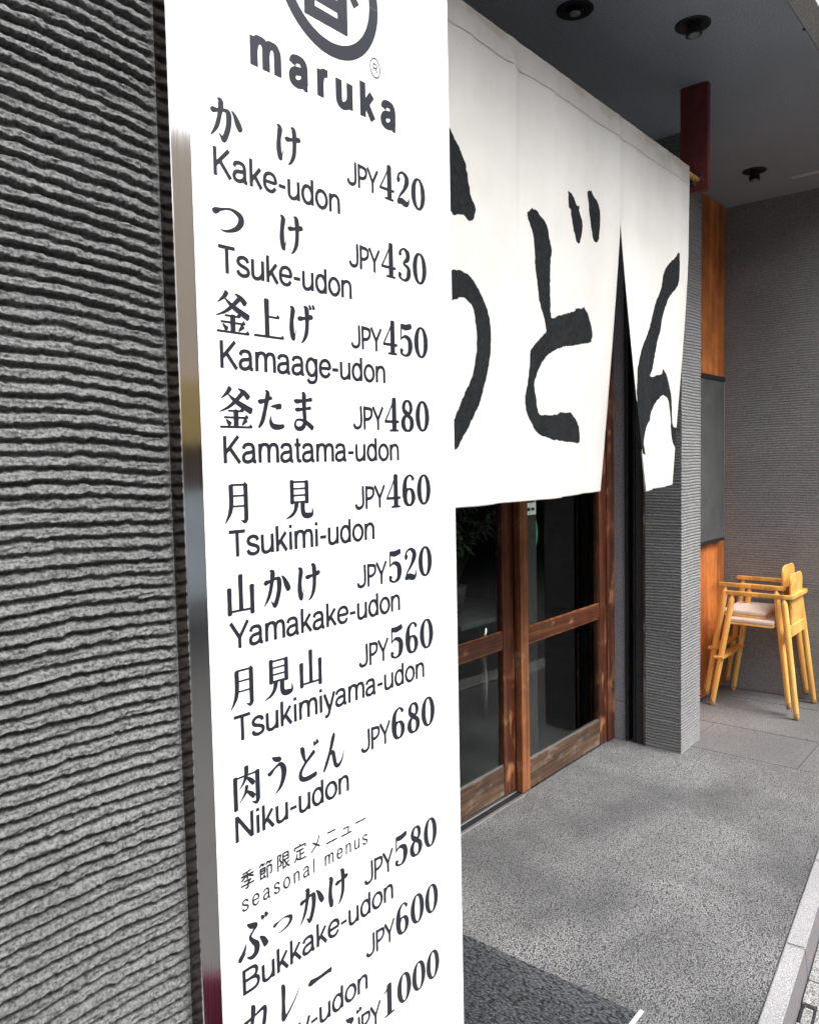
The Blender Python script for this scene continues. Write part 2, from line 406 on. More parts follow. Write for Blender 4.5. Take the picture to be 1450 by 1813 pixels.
# gutter of concrete blocks with a small drain slot
gut = tag(slab('gutter', [tuple((p0+KN*o1)[:2]), tuple((p1+KN*o1)[:2]), tuple((p1+KN*(o1+gw))[:2]), tuple((p0+KN*(o1+gw))[:2])], -.19, -.095, M['dark_plaster']), kind='structure')
for i in range(-14, 20):
    q0, q1 = base+KD*(-.02+i*L+.003), base+KD*(-.02+(i+1)*L-.003)
    if i == -1:
        # this block has a slot cut at its kerb side
        s0, s1 = base+KD*(-.135), base+KD*(-.235)
        w = .040
        segs = [(q0, s1, 0), (s0, q1, 0), (s1, s0, w)]
    else: segs = [(q0, q1, 0)]
    bm = bmesh.new()
    for (c0, c1, w0) in segs:
        P = [c0+KN*(o1+.002+w0), c1+KN*(o1+.002+w0), c1+KN*(o1+gw), c0+KN*(o1+gw)]
        t = [bm.verts.new((p.x, p.y, -.080)) for p in P]; bt = [bm.verts.new((p.x, p.y, -.095)) for p in P]
        bm.faces.new(t); bm.faces.new(bt[::-1])
        for k in range(4): bm.faces.new((t[k], bt[k], bt[(k+1) % 4], t[(k+1) % 4]))
    bmesh.ops.recalc_face_normals(bm, faces=bm.faces)
    build('gutter_block', bm, M['gutter'], gut)
bm = bmesh.new()                                       # iron rim of the drain slot
cs = base+KD*(-.185)+KN*(o1+.021)
pts = []
for k in range(25):
    t = 2*math.pi*k/24; ex = .046*(abs(math.cos(t))**.5)*(1 if math.cos(t) > 0 else -1); ey = .0165*(abs(math.sin(t))**.5)*(1 if math.sin(t) > 0 else -1)
    p = cs+KD*ex+KN*ey; pts.append((p.x, p.y, -.0885))
add_path(bm, pts, [.0038]*25, 8)
p = cs-KD*.045; q = cs+KD*.045; add_tube(bm, (p.x, p.y, -.0915), (q.x, q.y, -.0915), .003, n=8)
dr = empty('drain_slot', tuple(cs+Vector((0, 0, -.09))), 'small dark-rimmed drain plate in the gutter right beside the pale kerb', 'drain')
build('rim', bm, M['black_metal'], dr)
a_, b2, w_ = cs-KD*.040, cs+KD*.040, KN*.0125
slab('plate', [tuple((a_-w_)[:2]), tuple((b2-w_)[:2]), tuple((b2+w_)[:2]), tuple((a_+w_)[:2])], -.0945, -.0875, M['gutter'], dr)

bm = bmesh.new(); rg = random.Random(5)
for _ in range(260):
    x = rg.uniform(1.2, 4.6); r = rg.uniform(.0012, .0034) * (1 if rg.random() < .9 else 1.6); d_ = abs(rg.gauss(0, .012))
    c = Vector((x, kerb_in(x)+d_+.002, r*.3))
    if rg.random() < .25: c.y = rg.uniform(kerb_in(x)+.02, 1.8)
    mm = Matrix.Translation(c) @ Matrix.Rotation(rg.uniform(0, 6), 4, 'Z') @ Matrix.Diagonal((1, rg.uniform(.5, 1), .6, 1))
    bmesh.ops.create_icosphere(bm, subdivisions=1, radius=r, matrix=mm)
tag(build('grit', bm, M['grit']), 'fine dark grit scattered along the kerb joint', 'grit', kind='stuff')

# soffit over the entrance
tag(box('ceiling', -4, 5.42, .799, 2.0, 3.05, 3.20, M['ceiling']), kind='structure')
cs_ = empty('soffit_edge_trim', (1, .76, 3.05), 'pale grey outer trim board along the street edge of the soffit', 'trim')
x = -4
for k in range(4):
    x1 = (-1.2, .9, 3.262, 5.4)[k]
    box('trim_board', x+.001, x1-.001, .722, .7965, 3.047, 3.35, M['fascia'], cs_, .002)
    x = x1
bm = bmesh.new(); add_tube(bm, (3.25, .80, 3.052), (3.25, .80, 3.046), .006, n=12); build('screw_cover', bm, M['dark_rubber'], cs_)

# combed plaster walls --------------------------------------------------------
def comb(u, z, amp, seed, sag=0.0, period=.0150):
    wob = .009*(vnoise(u*3.1, z*2.3, seed)-.5) +   .0030*(vnoise(u*14, z*9, seed+1)-.5) + .0024*(vnoise(u*60, z*60, seed+2)-.5) + .0026*(vnoise(u*190, z*150, seed+8)-.5)
    ph = (z + wob + sag)/period
    # vary strength of each stroke
    a = .72 + .5*vnoise(u*5, np.floor(ph)*1.37, seed+3)
    fr = ph-np.floor(ph)
    prof = np.interp(fr, [0, .12, .20, .66, .80, 1.0], [0, .93, 1.0, .70, .05, 0])      # broad ridge, narrow ragged groove
    tear = (vnoise(u*70, z*330, seed+4)-.5)*.55 + (vnoise(u*210, z*420, seed+5)-.5)*.50 + (vnoise(u*24, z*160, seed+6)-.5)*.35
    return amp*(a*prof + .42*tear*(.35+prof))

def comb_face(name, org, udir, ndir, ulen, z0, z1, du, dz, amp, seed, mat, parent, sag=None, u0=0.0, fade=None):
    nu, nz = max(2, int(ulen/du)+1), max(2, int((z1-z0)/dz)+1)
    u = np.linspace(u0, u0+ulen, nu)[None, :].repeat(nz, 0); z = np.linspace(z0, z1, nz)[:, None].repeat(nu, 1)
    hgt = comb(u, z, amp, seed, 0 if sag is None else sag(u))
    if fade is not None:
        k_ = np.clip((fade[1]-u)/(fade[1]-fade[0]), 0, 1); k_ = np.where(u > fade[1]+.2, 0, k_); hgt = hgt*k_ + .0052*(1-k_)
    org, udir, ndir = np.array(org), np.array(udir), np.array(ndir)
    P = org + u[..., None]*udir + hgt[..., None]*ndir
    P[..., 2] = z
    o = link_mesh(name, grid_mesh(name, P), mat, parent, smooth=True); return o

lw = empty('combed_wall', (.2, .85, 0), 'grey combed plaster wall with rough horizontal ridges left of the menu sign', 'wall')
box('core', -4, 1.0, .8295, 1.0, 0, 3.05, M['dark_plaster'], lw)
sg = lambda u: .011*np.clip((u-.40)/.16, 0, 1.4)**1.8
comb_face('combed_face', (0, .8280, 0), (1, 0, 0), (0, -1, 0), .26, .0, 3.05, .0015, .0011, .0078, 20, M['plaster_comb'], lw, sg, .30, (.532, .542))
f2 = comb_face('combed_face', (0, .8280, 0), (1, 0, 0), (0, -1, 0), 2.30, .0, 3.05, .012, .0026, .0078, 20, M['plaster_comb'], lw, sg, -2.0)
comb_face('combed_face', (0, .8280, 0), (1, 0, 0), (0, -1, 0), .44, .0, 3.05, .03, .0032, .0078, 20, M['plaster_comb'], lw, sg, .56)
comb_face('combed_return', (1.002, .82, 0), (0, 1, 0), (1, 0, 0), 1.06, .0, 3.05, .03, .0032, .004, 31, M['plaster_pillar'], lw)

pw = empty('ribbed_pillar', (3.99, 1.58, 0), 'grey ribbed plaster pillar at the right end of the curtain', 'pillar')
box('core', 3.862, 4.118, 1.489, 1.672, 0, 3.05, M['dark_plaster'], pw)
comb_face('ribbed_side', (3.861, 1.488, 0), (0, 1, 0), (-1, 0, 0), .184, 0, 3.05, .008, .0019, .0034, 41, M['plaster_pillar'], pw, None)
comb_face('ribbed_front', (3.858, 1.488, 0), (1, 0, 0), (0, -1, 0), .262, 0, 3.05, .009, .0019, .0034, 42, M['plaster_pillar'], pw, None)
box('back_filler', 4.06, 4.118, 1.674, 1.722, 0, 3.05, M['dark_plaster'], pw)

ew = empty('end_wall', (5.3, 1.3, 0), 'taupe grey finely ribbed wall behind the stacked chairs', 'wall')
box('core', 5.203, 5.40, .722, 2.2, 0, 3.0495, M['dark_plaster'], ew)
comb_face('ribbed_face', (5.202, .722, 0), (0, 1, 0), (-1, 0, 0), 1.10, 0, 3.05, .012, .0022, .0015, 51, M['plaster_end'], ew, None)

pier = empty('stucco_pier', (3.95, 1.83, 0), 'narrow lavender grey stucco pier between the door frame and the black channel', 'pier')
box('stucco_block', 3.884, 4.05, 1.795, 1.93, 0, .205, M['stucco'], pier, .0015)
box('stucco_block', 3.884, 4.05, 1.795, 1.93, .2075, 3.05, M['stucco'], pier, .0015)

ch = empty('steel_channel', (3.95, 1.76, 0), 'tall black steel channel with a dark groove beside the lavender pier', 'channel')
box('channel_back', 3.93, 4.05, 1.738, 1.792, 0, 3.05, M['black_lamp'], ch)
box('flange', 3.876, 3.93, 1.776, 1.792, 0, 3.05, M['black_metal'], ch, .001)
box('flange', 3.876, 3.93, 1.738, 1.747, 0, 3.05, M['black_metal'], ch, .001)
sp_ = empty('grey_strip', (3.95, 1.71, 0), 'dark grey plaster strip with a weathered timber edge left of the ribbed pillar', 'post')
box('plaster_strip', 3.886, 4.05, 1.692, 1.736, 0, 3.05, M['dark_plaster'], sp_)
box('timber_edge', 3.872, 4.05, 1.676, 1.690, 0, 3.05, M['rust_timber'], sp_, .001)

# wood clad wall between pillar and end wall
ww = empty('wood_clad_wall', (4.6, 1.74, 0), 'orange brown vertical plank wall between the ribbed pillar and the end wall', 'wall')
box('backing', 4.06, 5.20, 1.74, 1.80, 0, 3.05, M['dark_plaster'], ww)
pw_ = .135; x = 4.122; k = 0
while x < 5.196:
    x1 = min(x+pw_, 5.1985)
    o = box('plank', x, x1-.0015, 1.7225+random.uniform(0, .0012), 1.7395, 0.012, 3.05, PL[k % 4] if k else PL[2], ww, .0015)
    x = x1; k += 1
nb = empty('notice_board', (4.9, 1.72, 1.0), 'slim grey notice board with aluminium edges on the orange plank wall', 'notice board')
box('panel', 4.66, 5.082, 1.690, 1.720, .985, 1.955, M['board'], nb, .001)
box('frame_top', 4.652, 5.092, 1.685, 1.7205, 1.9565, 1.985, M['black_metal'], nb, .001)
box('frame_bottom', 4.652, 5.092, 1.686, 1.7205, .966, .984, M['black_metal'], nb, .001)
for xx in (4.652, 5.0835):
    box('frame_side', xx, xx+.0085, 1.686, 1.7205, .985, 1.9555, M['aluminium'], nb, .0008)

# wall above and left of the doors, interior
dw = empty('door_wall', (1.5, 1.9, 0), 'dark plaster wall around the sliding doors behind the curtain', 'wall')
box('wall_left_part', 1.06, 2.05, 1.87, 2.0, 0, 3.05, M['dark_plaster'], dw)
box('wall_top_part', 2.05, 3.883, 1.87, 2.0, 2.205, 3.05, M['dark_plaster'], dw)
box('wall_right_part', 4.05, 5.2, 1.80, 2.0, 0, 3.05, M['dark_plaster'], dw)
box('wall_right_part', 3.883, 4.05, 1.931, 2.0, 0, 3.05, M['dark_plaster'], dw)
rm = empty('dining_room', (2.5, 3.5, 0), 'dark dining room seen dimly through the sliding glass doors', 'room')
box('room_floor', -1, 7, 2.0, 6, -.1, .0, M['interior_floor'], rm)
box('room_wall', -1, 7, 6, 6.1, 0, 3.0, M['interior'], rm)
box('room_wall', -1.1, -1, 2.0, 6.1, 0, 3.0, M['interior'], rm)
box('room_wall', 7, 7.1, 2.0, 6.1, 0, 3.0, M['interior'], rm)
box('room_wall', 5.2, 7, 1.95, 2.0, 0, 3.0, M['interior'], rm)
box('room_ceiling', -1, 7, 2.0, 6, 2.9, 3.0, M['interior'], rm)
ub = empty('restaurant_building', (0, 3, 3.2), 'upper storeys of the restaurant above the soffit', 'building')
box('upper_wall', -4, 5.6, .80, 8, 3.352, 9, M['dark_plaster'], ub)
box('roof_slab', -4, 5.6, .80, 8, 3.202, 3.35, M['dark_plaster'], ub)

# ================================================================== DOORS
df = empty('door_frame', (2.95, 1.9, 0), 'red brown timber frame around the two sliding glass doors', 'door frame')
box('jamb', 3.802, 3.880, 1.852, 1.96, 0, 2.14, M['door_wood'], df, .003)
box('jamb', 3.722+.10, 3.800, 1.90, 1.96, 0, 2.14, M['door_wood'], df, .003)
box('jamb', 2.052, 2.128, 1.852, 1.96, 0, 2.14, M['door_wood'], df, .003)
box('lintel', 2.052, 3.88, 1.852, 1.96, 2.142, 2.204, M['door_rail'], df, .003)
box('floor_track', 2.128, 3.80, 1.893, 1.955, -.002, .006, M['aluminium'], df, .001)
box('floor_track', 2.128, 2.965, 1.846, 1.862, -.002, .0045, M['aluminium'], df, .001)
box('threshold', 2.128, 3.80, 1.863, 1.892, -.004, .003, M['black_metal'], df)

def leaf(x0, x1, y0, sL, sR, zb, label, left_mat):
    t = .034
    d = empty('sliding_door', ((x0+x1)/2, y0, 0), label, 'sliding door', 'sliding glass doors of the entrance')
    box('stile', x0, x0+sL, y0, y0+t, zb, 2.14, left_mat, d, .0028, 2)
    box('stile', x1-sR, x1, y0, y0+t, zb, 2.14, M['door_wood'], d, .0028, 2)
    a, b = x0+sL, x1-sR
    box('bottom_rail', a, b, y0+.002, y0+t-.002, zb+.002, zb+.132, M['worn_rail'], d, .0028, 2)
    box('middle_rail', a, b, y0+.001, y0+t-.001, .676, .744, M['door_rail'], d, .0028, 2)
    box('top_rail', a, b, y0+.002, y0+t-.002, 2.04, 2.138, M['door_rail'], d, .0028, 2)
    for zz in (zb+.1325, .7445, .6685):
        box('glazing_bead', a, b, y0+.006, y0+.012, zz, zz+.007, M['door_wood_lit'] if zz > .2 else M['aluminium'], d)
    for z0, z1 in ((zb+.125, .684), (.738, 2.045)):
        box('glass_pane', a-.005, b+.005, y0+.0145, y0+.0195, z0, z1, M['glass'], d)
    return d
leaf(2.968, 3.80, 1.860, .064, .076, .004, 'sliding glass door with meeting stile coloured as if lit from the street, nearer the ribbed pillar', M['door_wood_lit'])
leaf(2.13, 2.994, 1.898, .07, .115, .014, 'sliding glass door partly hidden behind the menu sign', M['door_wood'])

# ================================================================== THINGS SEEN THROUGH THE GLASS
tb = empty('side_table', (3.75, 2.8, 0), 'dark side table on pale tapered legs seen through the glass door', 'table')
box('table_top', 3.42, 4.2, 2.52, 3.2, .575, .605, M['table_top'], tb, .006, 2)
for (lx, ly) in ((3.745, 2.60), (4.12, 2.60), (3.5, 3.12), (4.12, 3.12)):
    bm = bmesh.new(); add_path(bm, [(lx, ly, .575), (lx+.01, ly+.005, .40), (lx+.025, ly+.01, .16), (lx+.03, ly+.012, 0)], [.034, .030, .022, .008], 14)
    build('leg', bm, M['chrome'], tb, True)
pl = empty('leafy_plant', (3.72, 2.82, .605), 'dark leafy plant in a grey pot behind the left glass door', 'plant')
bm = bmesh.new(); add_path(bm, [(3.72, 2.82, .605), (3.72, 2.82, .70), (3.72, 2.82, .76)], [.07, .09, .10], 20); build('pot', bm, M['board'], pl, True)
rp = random.Random(3); bm = bmesh.new(); bs = bmesh.new()
for k in range(46):
    a = rp.uniform(0, 6.283); rr0 = rp.uniform(.05, .34); top = Vector((3.72+rr0*math.cos(a), 2.82+rr0*.8*math.sin(a), rp.uniform(.95, 1.55)))
    b0 = Vector((3.72+.03*math.cos(a), 2.82+.03*math.sin(a), .74)); mid = b0.lerp(top, .55)+Vector((0, 0, .10))
    add_path(bs, [b0, mid, top], [.004, .003, .0015], 5)
    for j in range(9):
        c0 = mid.lerp(top, j/8); d = Vector((rp.uniform(-1, 1), rp.uniform(-1, 1), rp.uniform(-.7, .4))).normalized()
        L_ = rp.uniform(.07, .13); w_ = d.cross(Vector((rp.uniform(-.3, .3), rp.uniform(-.3, .3), 1))).normalized()*.011
        q = [c0, c0+d*L_*.4+w_, c0+d*L_+Vector((0, 0, -.02)), c0+d*L_*.4-w_]
        bm.faces.new([bm.verts.new(x_) for x_ in q])
build('stems', bs, M['bark'], pl); build('foliage', bm, M['shrub_leaf'], pl)
nt_ = empty('paper_notice', (3.32, 2.02, 1.2), 'white paper notice with dark characters behind the right glass door', 'notice')

# ================================================================== SIGN
SX0, SXF, SX1 = .541, .5685, 1.072
sign = empty('menu_sign', (.8, .81, .2), 'tall white menu board with a steel edge fixed to the combed wall', 'menu sign')
box('steel_frame', SX0, SXF-.0006, .7975, .8003, .2, 2.75, M['steel'], sign, .0006)
box('frame_side', SX0+.0004, SX0+.003, .8005, .8285, .2, 2.75, M['steel_side'], sign)
box('frame_lip', SXF-.0006, SXF+.0006, .7985, .8285, .2, 2.75, M['steel'], sign)
box('backing_tray', SXF+.0006, SX1-.001, .8008, .8285, .2, 2.75, M['steel'], sign)
box('white_panel', SXF+.0008, SX1, .7985, .8006, .2, 2.75, M['white_panel'], sign, .0005)
FY = .79825

def resample(pts, n=10, closed=False):
    P = np.array(pts, float); N = len(P); out = []
    rngs = range(N) if closed else range(N-1)
    for i in rngs:
        if closed: a, b, c, d = P[(i-1) % N], P[i], P[(i+1) % N], P[(i+2) % N]
        else: a, b, c, d = P[max(i-1, 0)], P[i], P[i+1], P[min(i+2, N-1)]
        for k in range(n):
            t = k/n
            out.append(.5*((2*b)+(-a+c)*t+(2*a-5*b+4*c-d)*t*t+(-a+3*b-3*c+d)*t**3))
    if not closed: out.append(P[-1])
    return np.array(out)

class Ink:
    """flat vinyl shapes on the sign face; (x, z) in metres on the board"""
    def __init__(s): s.bm = bmesh.new(); s.k = 0
    def y(s): s.k += 1; return FY - .00003*(s.k % 9) - .0001
    def ribbon(s, pts, closed=False, smooth=True, cap=True):
        P = resample(pts, 8, closed) if smooth and len(pts) > 2 or closed else np.array(pts, float)
        y = s.y(); n = len(P)
        xy = P[:, :2]
        if closed: T = np.roll(xy, -1, 0)-np.roll(xy, 1, 0)
        else: T = np.gradient(xy, axis=0)
        T /= np.maximum(np.linalg.norm(T, axis=1), 1e-9)[:, None]
        Nn = np.stack([-T[:, 1], T[:, 0]], 1)
        w = np.maximum(P[:, 2], .0001)/2
        A = xy+Nn*w[:, None]; B = xy-Nn*w[:, None]
        va = [s.bm.verts.new((p[0], y-1e-6*i, p[1])) for i, p in enumerate(A)]; vb = [s.bm.verts.new((p[0], y-1e-6*i, p[1])) for i, p in enumerate(B)]
        for i in range(n if closed else n-1):
            j = (i+1) % n; s.bm.faces.new((va[i], va[j], vb[j], vb[i]))
        if not closed and cap:
            for (idx, sg) in ((0, -1), (n-1, 1)):
                if P[idx, 2] > .002:
                    c = xy[idx]; t = T[idx]*sg; r = w[idx]
                    fan = [va[idx], vb[idx]]; mid = []
                    for a in (.25, .5, .75):
                        ang = a*math.pi
                        q = c + Nn[idx]*r*math.cos(ang) + t*r*.45*math.sin(ang)
                        mid.append(s.bm.verts.new((q[0], y, q[1])))
                    s.bm.faces.new([va[idx], *mid, vb[idx]])
    def poly(s, pts):
        y = s.y(); s.bm.faces.new([s.bm.verts.new((p[0], y, p[1])) for p in pts])
    def bar(s, x0, z0, x1, z1, w): s.ribbon([(x0, z0, w), (x1, z1, w)], smooth=False)
    def done(s, name, parent, mat=None):
        me = bpy.data.meshes.new(name)
        bmesh.ops.triangulate(s.bm, faces=[f for f in s.bm.faces if len(f.verts) > 4])
        s.bm.to_mesh(me); s.bm.free()
        return link_mesh(name, me, mat or M['ink'], parent)

TK = .105     # thick vertical in kanji
# glyphs: list of strokes in a unit box, each stroke [(x, y, w), ...]; y up
def heng(x0, x1, y, w=.045):     # thin horizontal with the triangular stop of the mincho style
    return [('r', [(x0, y, w), (x1, y, w)]), ('p', [(x1-.13, y), (x1-.03, y+.085), (x1+.03, y+.01), (x1+.01, y-.02)])]
def shu(x, y0, y1, w=TK):
    return [('r', [(x, y0, w*1.08), (x, (y0+y1)/2, w*.93), (x, y1, w)]), ('p', [(x-w*.54, y0-.02), (x-w*.54, y0+.035), (x+w*.54+.02, y0-.005), (x+w*.5, y0-.04)])]
def S(*p): return [('s', list(p))]
DAKU = S((.80, .97, .05), (.86, .88, .085)) + S((.93, 1.0, .05), (.99, .91, .085))
GLY = {
 'か': S((.05, .66, .03), (.12, .665, .09), (.30, .70, .05), (.50, .745, .06), (.60, .69, .11), (.60, .45, .105), (.52, .20, .10), (.43, .05, .10), (.36, .09, .05), (.29, .17, .012))
      + S((.28, .97, .03), (.37, .90, .11), (.33, .62, .085), (.22, .30, .075), (.04, .06, .02)) + S((.70, .80, .02), (.80, .70, .075), (.90, .52, .12), (.97, .40, .10)),
 'け': S((.05, .93, .03), (.15, .84, .11), (.10, .58, .10), (.09, .32, .115), (.14, .10, .10), (.20, .16, .035), (.26, .34, .015))
      + S((.34, .66, .03), (.42, .645, .09), (.65, .675, .055), (.88, .72, .10), (.96, .71, .05)) + S((.60, .98, .03), (.71, .90, .11), (.72, .55, .095), (.68, .28, .095), (.56, .08, .06), (.44, .0, .012)),
 'つ': S((.0, .70, .04), (.10, .68, .13), (.30, .78, .055), (.60, .86, .05), (.88, .72, .12), (.93, .50, .15), (.80, .24, .11), (.58, .08, .07), (.36, .02, .04), (.24, .06, .01)),
 'た': S((.05, .72, .03), (.15, .70, .09), (.38, .75, .05), (.56, .81, .07)) + S((.34, .98, .03), (.42, .90, .10), (.32, .55, .09), (.20, .22, .09), (.06, .04, .05))
      + S((.52, .58, .02), (.66, .60, .06), (.88, .60, .10), (.72, .53, .03)) + S((.52, .34, .02), (.50, .20, .07), (.58, .09, .10), (.78, .06, .10), (1.0, .09, .07)),
 'ま': S((.10, .79, .03), (.22, .76, .09), (.55, .79, .055), (.90, .83, .08)) + S((.14, .56, .03), (.24, .54, .08), (.55, .565, .05), (.84, .60, .07))
      + S((.46, .99, .03), (.55, .93, .11), (.545, .55, .10), (.56, .22, .10), (.44, .06, .10), (.22, .04, .08), (.12, .14, .06), (.20, .26, .045), (.42, .27, .05), (.66, .19, .09), (.92, .05, .10)),
 'う': S((.25, .98, .02), (.42, .90, .10), (.66, .86, .11), (.74, .88, .03)) + S((.02, .60, .03), (.14, .56, .10), (.40, .67, .055), (.68, .72, .09), (.85, .55, .15), (.82, .34, .13), (.66, .12, .09), (.38, -.03, .02)),
 'ど': S((.16, .93, .03), (.25, .86, .12), (.30, .68, .09), (.38, .50, .05)) + S((.80, .70, .10), (.62, .60, .085), (.36, .45, .07), (.16, .28, .085), (.14, .12, .10), (.30, .03, .10), (.58, .02, .105), (.88, .06, .10)) + DAKU,
 'ん': S((.54, 1.0, .05), (.50, .88, .10), (.34, .50, .08), (.16, .18, .085), (.04, .0, .05)) + S((.10, .10, .02), (.30, .40, .05), (.46, .46, .09), (.52, .30, .10), (.58, .08, .09), (.72, .02, .08), (.88, .16, .05), (.99, .40, .015)),
 'ぶ': S((.28, .95, .02), (.42, .86, .10), (.58, .80, .10), (.50, .70, .05), (.38, .58, .06), (.46, .44, .08), (.60, .28, .12), (.58, .10, .12), (.44, .02, .09), (.30, .06, .04), (.26, .12, .01))
      + S((.24, .46, .02), (.14, .26, .08), (.02, .12, .10), (.10, .14, .04), (.22, .22, .012)) + S((.72, .44, .03), (.84, .32, .10), (.94, .14, .12)) + DAKU,
 'カ': S((.04, .66, .03), (.14, .64, .08), (.50, .69, .05), (.82, .75, .08), (.90, .66, .09), (.84, .34, .095), (.74, .08, .10), (.66, .02, .07), (.54, .12, .015))
      + S((.40, 1.0, .05), (.45, .88, .11), (.40, .55, .085), (.28, .25, .07), (.04, .0, .02)),
 'レ': S((.16, 1.0, .06), (.22, .86, .11), (.20, .45, .09), (.20, .08, .12), (.28, .06, .07), (.55, .24, .05), (.80, .46, .035), (1.0, .70, .01)),
 'ー': S((.0, .56, .05), (.08, .52, .16), (.45, .50, .10), (.88, .52, .11), (1.0, .50, .14)),
 '山': shu(.50, .97, .10) + shu(.10, .66, .02) + shu(.90, .68, -.02) + [('r', [(.10, .09, .05), (.90, .09, .05)])],
 '月': S((.26, .92, .10), (.26, .50, .10), (.20, .24, .085), (.0, -.02, .02)) + heng(.26, .86, .93, .05) + [('r', [(.84, .93, .11), (.84, .04, .105)])] + S((.84, .08, .10), (.78, -.0, .07), (.62, .05, .01))
      + [('r', [(.26, .66, .042), (.84, .66, .042)]), ('r', [(.24, .40, .042), (.84, .40, .042)])],
 '見': [('r', [(.24, .97, .10), (.24, .37, .10)]), ('r', [(.78, .95, .10), (.78, .37, .10)]), ('r', [(.24, .94, .045), (.80, .94, .045)]), ('r', [(.24, .76, .04), (.78, .76, .04)]), ('r', [(.24, .58, .04), (.78, .58, .04)]), ('r', [(.24, .40, .045), (.78, .40, .045)])]
      + S((.40, .38, .10), (.35, .20, .085), (.22, .06, .06), (.0, -.03, .015)) + S((.62, .38, .10), (.62, .16, .10), (.68, .04, .10), (.86, .02, .10), (.97, .06, .06), (.97, .24, .012)),
 '上': shu(.44, .98, .06, .115) + heng(.47, .86, .56) + heng(.0, 1.0, .05, .05),
 '釜': S((.34, .99, .09), (.26, .88, .07), (.06, .72, .015)) + S((.58, .99, .015), (.76, .90, .08), (.90, .77, .10)) + S((.70, .86, .08), (.50, .68, .07), (.28, .52, .05), (.0, .40, .012)) + S((.28, .84, .02), (.52, .66, .08), (.98, .44, .11))
      + heng(.27, .72, .43, .04) + heng(.14, .86, .27, .042) + [('r', [(.50, .44, .11), (.50, .05, .11)])] + S((.20, .21, .03), (.31, .10, .09)) + S((.80, .21, .09), (.68, .09, .03)) + heng(.02, .98, .035, .045),
 '肉': [('r', [(.10, .80, .10), (.10, -.03, .10)]), ('r', [(.90, .80, .11), (.90, .05, .11)]), ('r', [(.10, .775, .045), (.90, .775, .045)])] + S((.90, .06, .10), (.84, -.02, .07), (.68, .04, .01))
      + S((.50, 1.0, .10), (.50, .84, .09), (.42, .64, .06), (.22, .46, .012)) + S((.48, .74, .03), (.66, .60, .09), (.76, .50, .08)) + S((.50, .50, .08), (.44, .32, .06), (.22, .12, .012)) + S((.48, .38, .03), (.66, .25, .09), (.76, .16, .08)),
}
GLY['げ'] = GLY['け'] + [('s', [(.82, 1.04, .04), (.88, .94, .075)]), ('s', [(.96, 1.06, .04), (1.02, .96, .075)])]
GLY['っ'] = GLY['つ']
def glyph(ink, ch, x0, x1, z0, z1, bold=1.55):
    w, h = x1-x0, z1-z0; sc = (w+h)/2
    for kind, pts in GLY[ch]:
        if kind == 'p': ink.poly([(x0+p[0]*w, z0+p[1]*h) for p in pts])
        else:
            bb = bold if kind == 's' else (1.42 if abs(pts[0][0]-pts[-1][0]) < .01 else 1.2)
            ink.ribbon([(x0+p[0]*w, z0+p[1]*h, p[2]*sc*bb) for p in pts], smooth=(kind == 's'))

DIG = {   # bold condensed old-style figures in a .60 x 1 box
 '0': [('c', (.30, .50, .205, .455), .155, .045)],
 '1': [('r', [(.32, .98, .16), (.32, .03, .16)]), ('s', [(.10, .80, .03), (.20, .84, .05), (.30, .97, .05)]), ('r', [(.12, .02, .045), (.52, .02, .045)])],
 '2': [('s', [(.15, .70, .13), (.12, .74, .10), (.14, .88, .055), (.30, .97, .06), (.45, .86, .13), (.46, .70, .15), (.34, .46, .09), (.18, .26, .055), (.08, .08, .03)]), ('s', [(.08, .05, .09), (.24, .10, .14), (.42, .05, .13), (.52, .12, .07), (.53, .27, .02)])],
 '3': [('s', [(.14, .78, .11), (.13, .86, .07), (.28, .975, .05), (.44, .86, .14), (.43, .68, .13), (.26, .53, .045), (.45, .42, .10), (.48, .25, .15), (.42, .08, .10), (.26, .02, .045), (.10, .10, .07), (.12, .20, .12)])],
 '4': [('s', [(.40, .99, .03), (.22, .62, .045), (.04, .30, .045)]), ('r', [(.03, .29, .06), (.58, .29, .06)]), ('r', [(.40, .99, .14), (.40, .03, .15)]), ('r', [(.22, .02, .045), (.56, .02, .045)])],
 '5': [('s', [(.13, .92, .10), (.30, .89, .13), (.52, .95, .12)]), ('r', [(.115, .97, .045), (.105, .50, .045)]), ('s', [(.105, .52, .03), (.26, .61, .07), (.44, .52, .13), (.48, .32, .16), (.42, .10, .11), (.26, .02, .045), (.11, .09, .07), (.12, .19, .12)])],
 '6': [('c', (.31, .29, .175, .255), .14, .045), ('s', [(.48, .84, .11), (.45, .91, .07), (.33, .975, .045), (.17, .84, .11), (.12, .58, .155), (.12, .30, .15)])],
 '8': [('c', (.30, .745, .155, .21), .115, .05), ('c', (.30, .26, .185, .235), .145, .045), ('s', [(.14, .70, .05), (.30, .54, .12), (.48, .36, .05)])],
}
def digit(ink, ch, x0, x1, z0, z1):
    w, h = (x1-x0)/.60, z1-z0
    for d in DIG[ch]:
        if d[0] == 'c':
            cx, cy, rx, ry = d[1]; N = 28; pts = []
            for k in range(N):
                t = 2*math.pi*k/N
                ww = d[3] + (d[2]-d[3])*abs(math.cos(t))**1.3
                pts.append((x0+(cx+rx*math.cos(t))*w, z0+(cy+ry*math.sin(t))*h, ww*w*1.22))
            ink.ribbon(pts, closed=True)
        else: ink.ribbon([(x0+p[0]*w, z0+p[1]*h, p[2]*w*1.22) for p in d[1]], smooth=(d[0] == 's'))

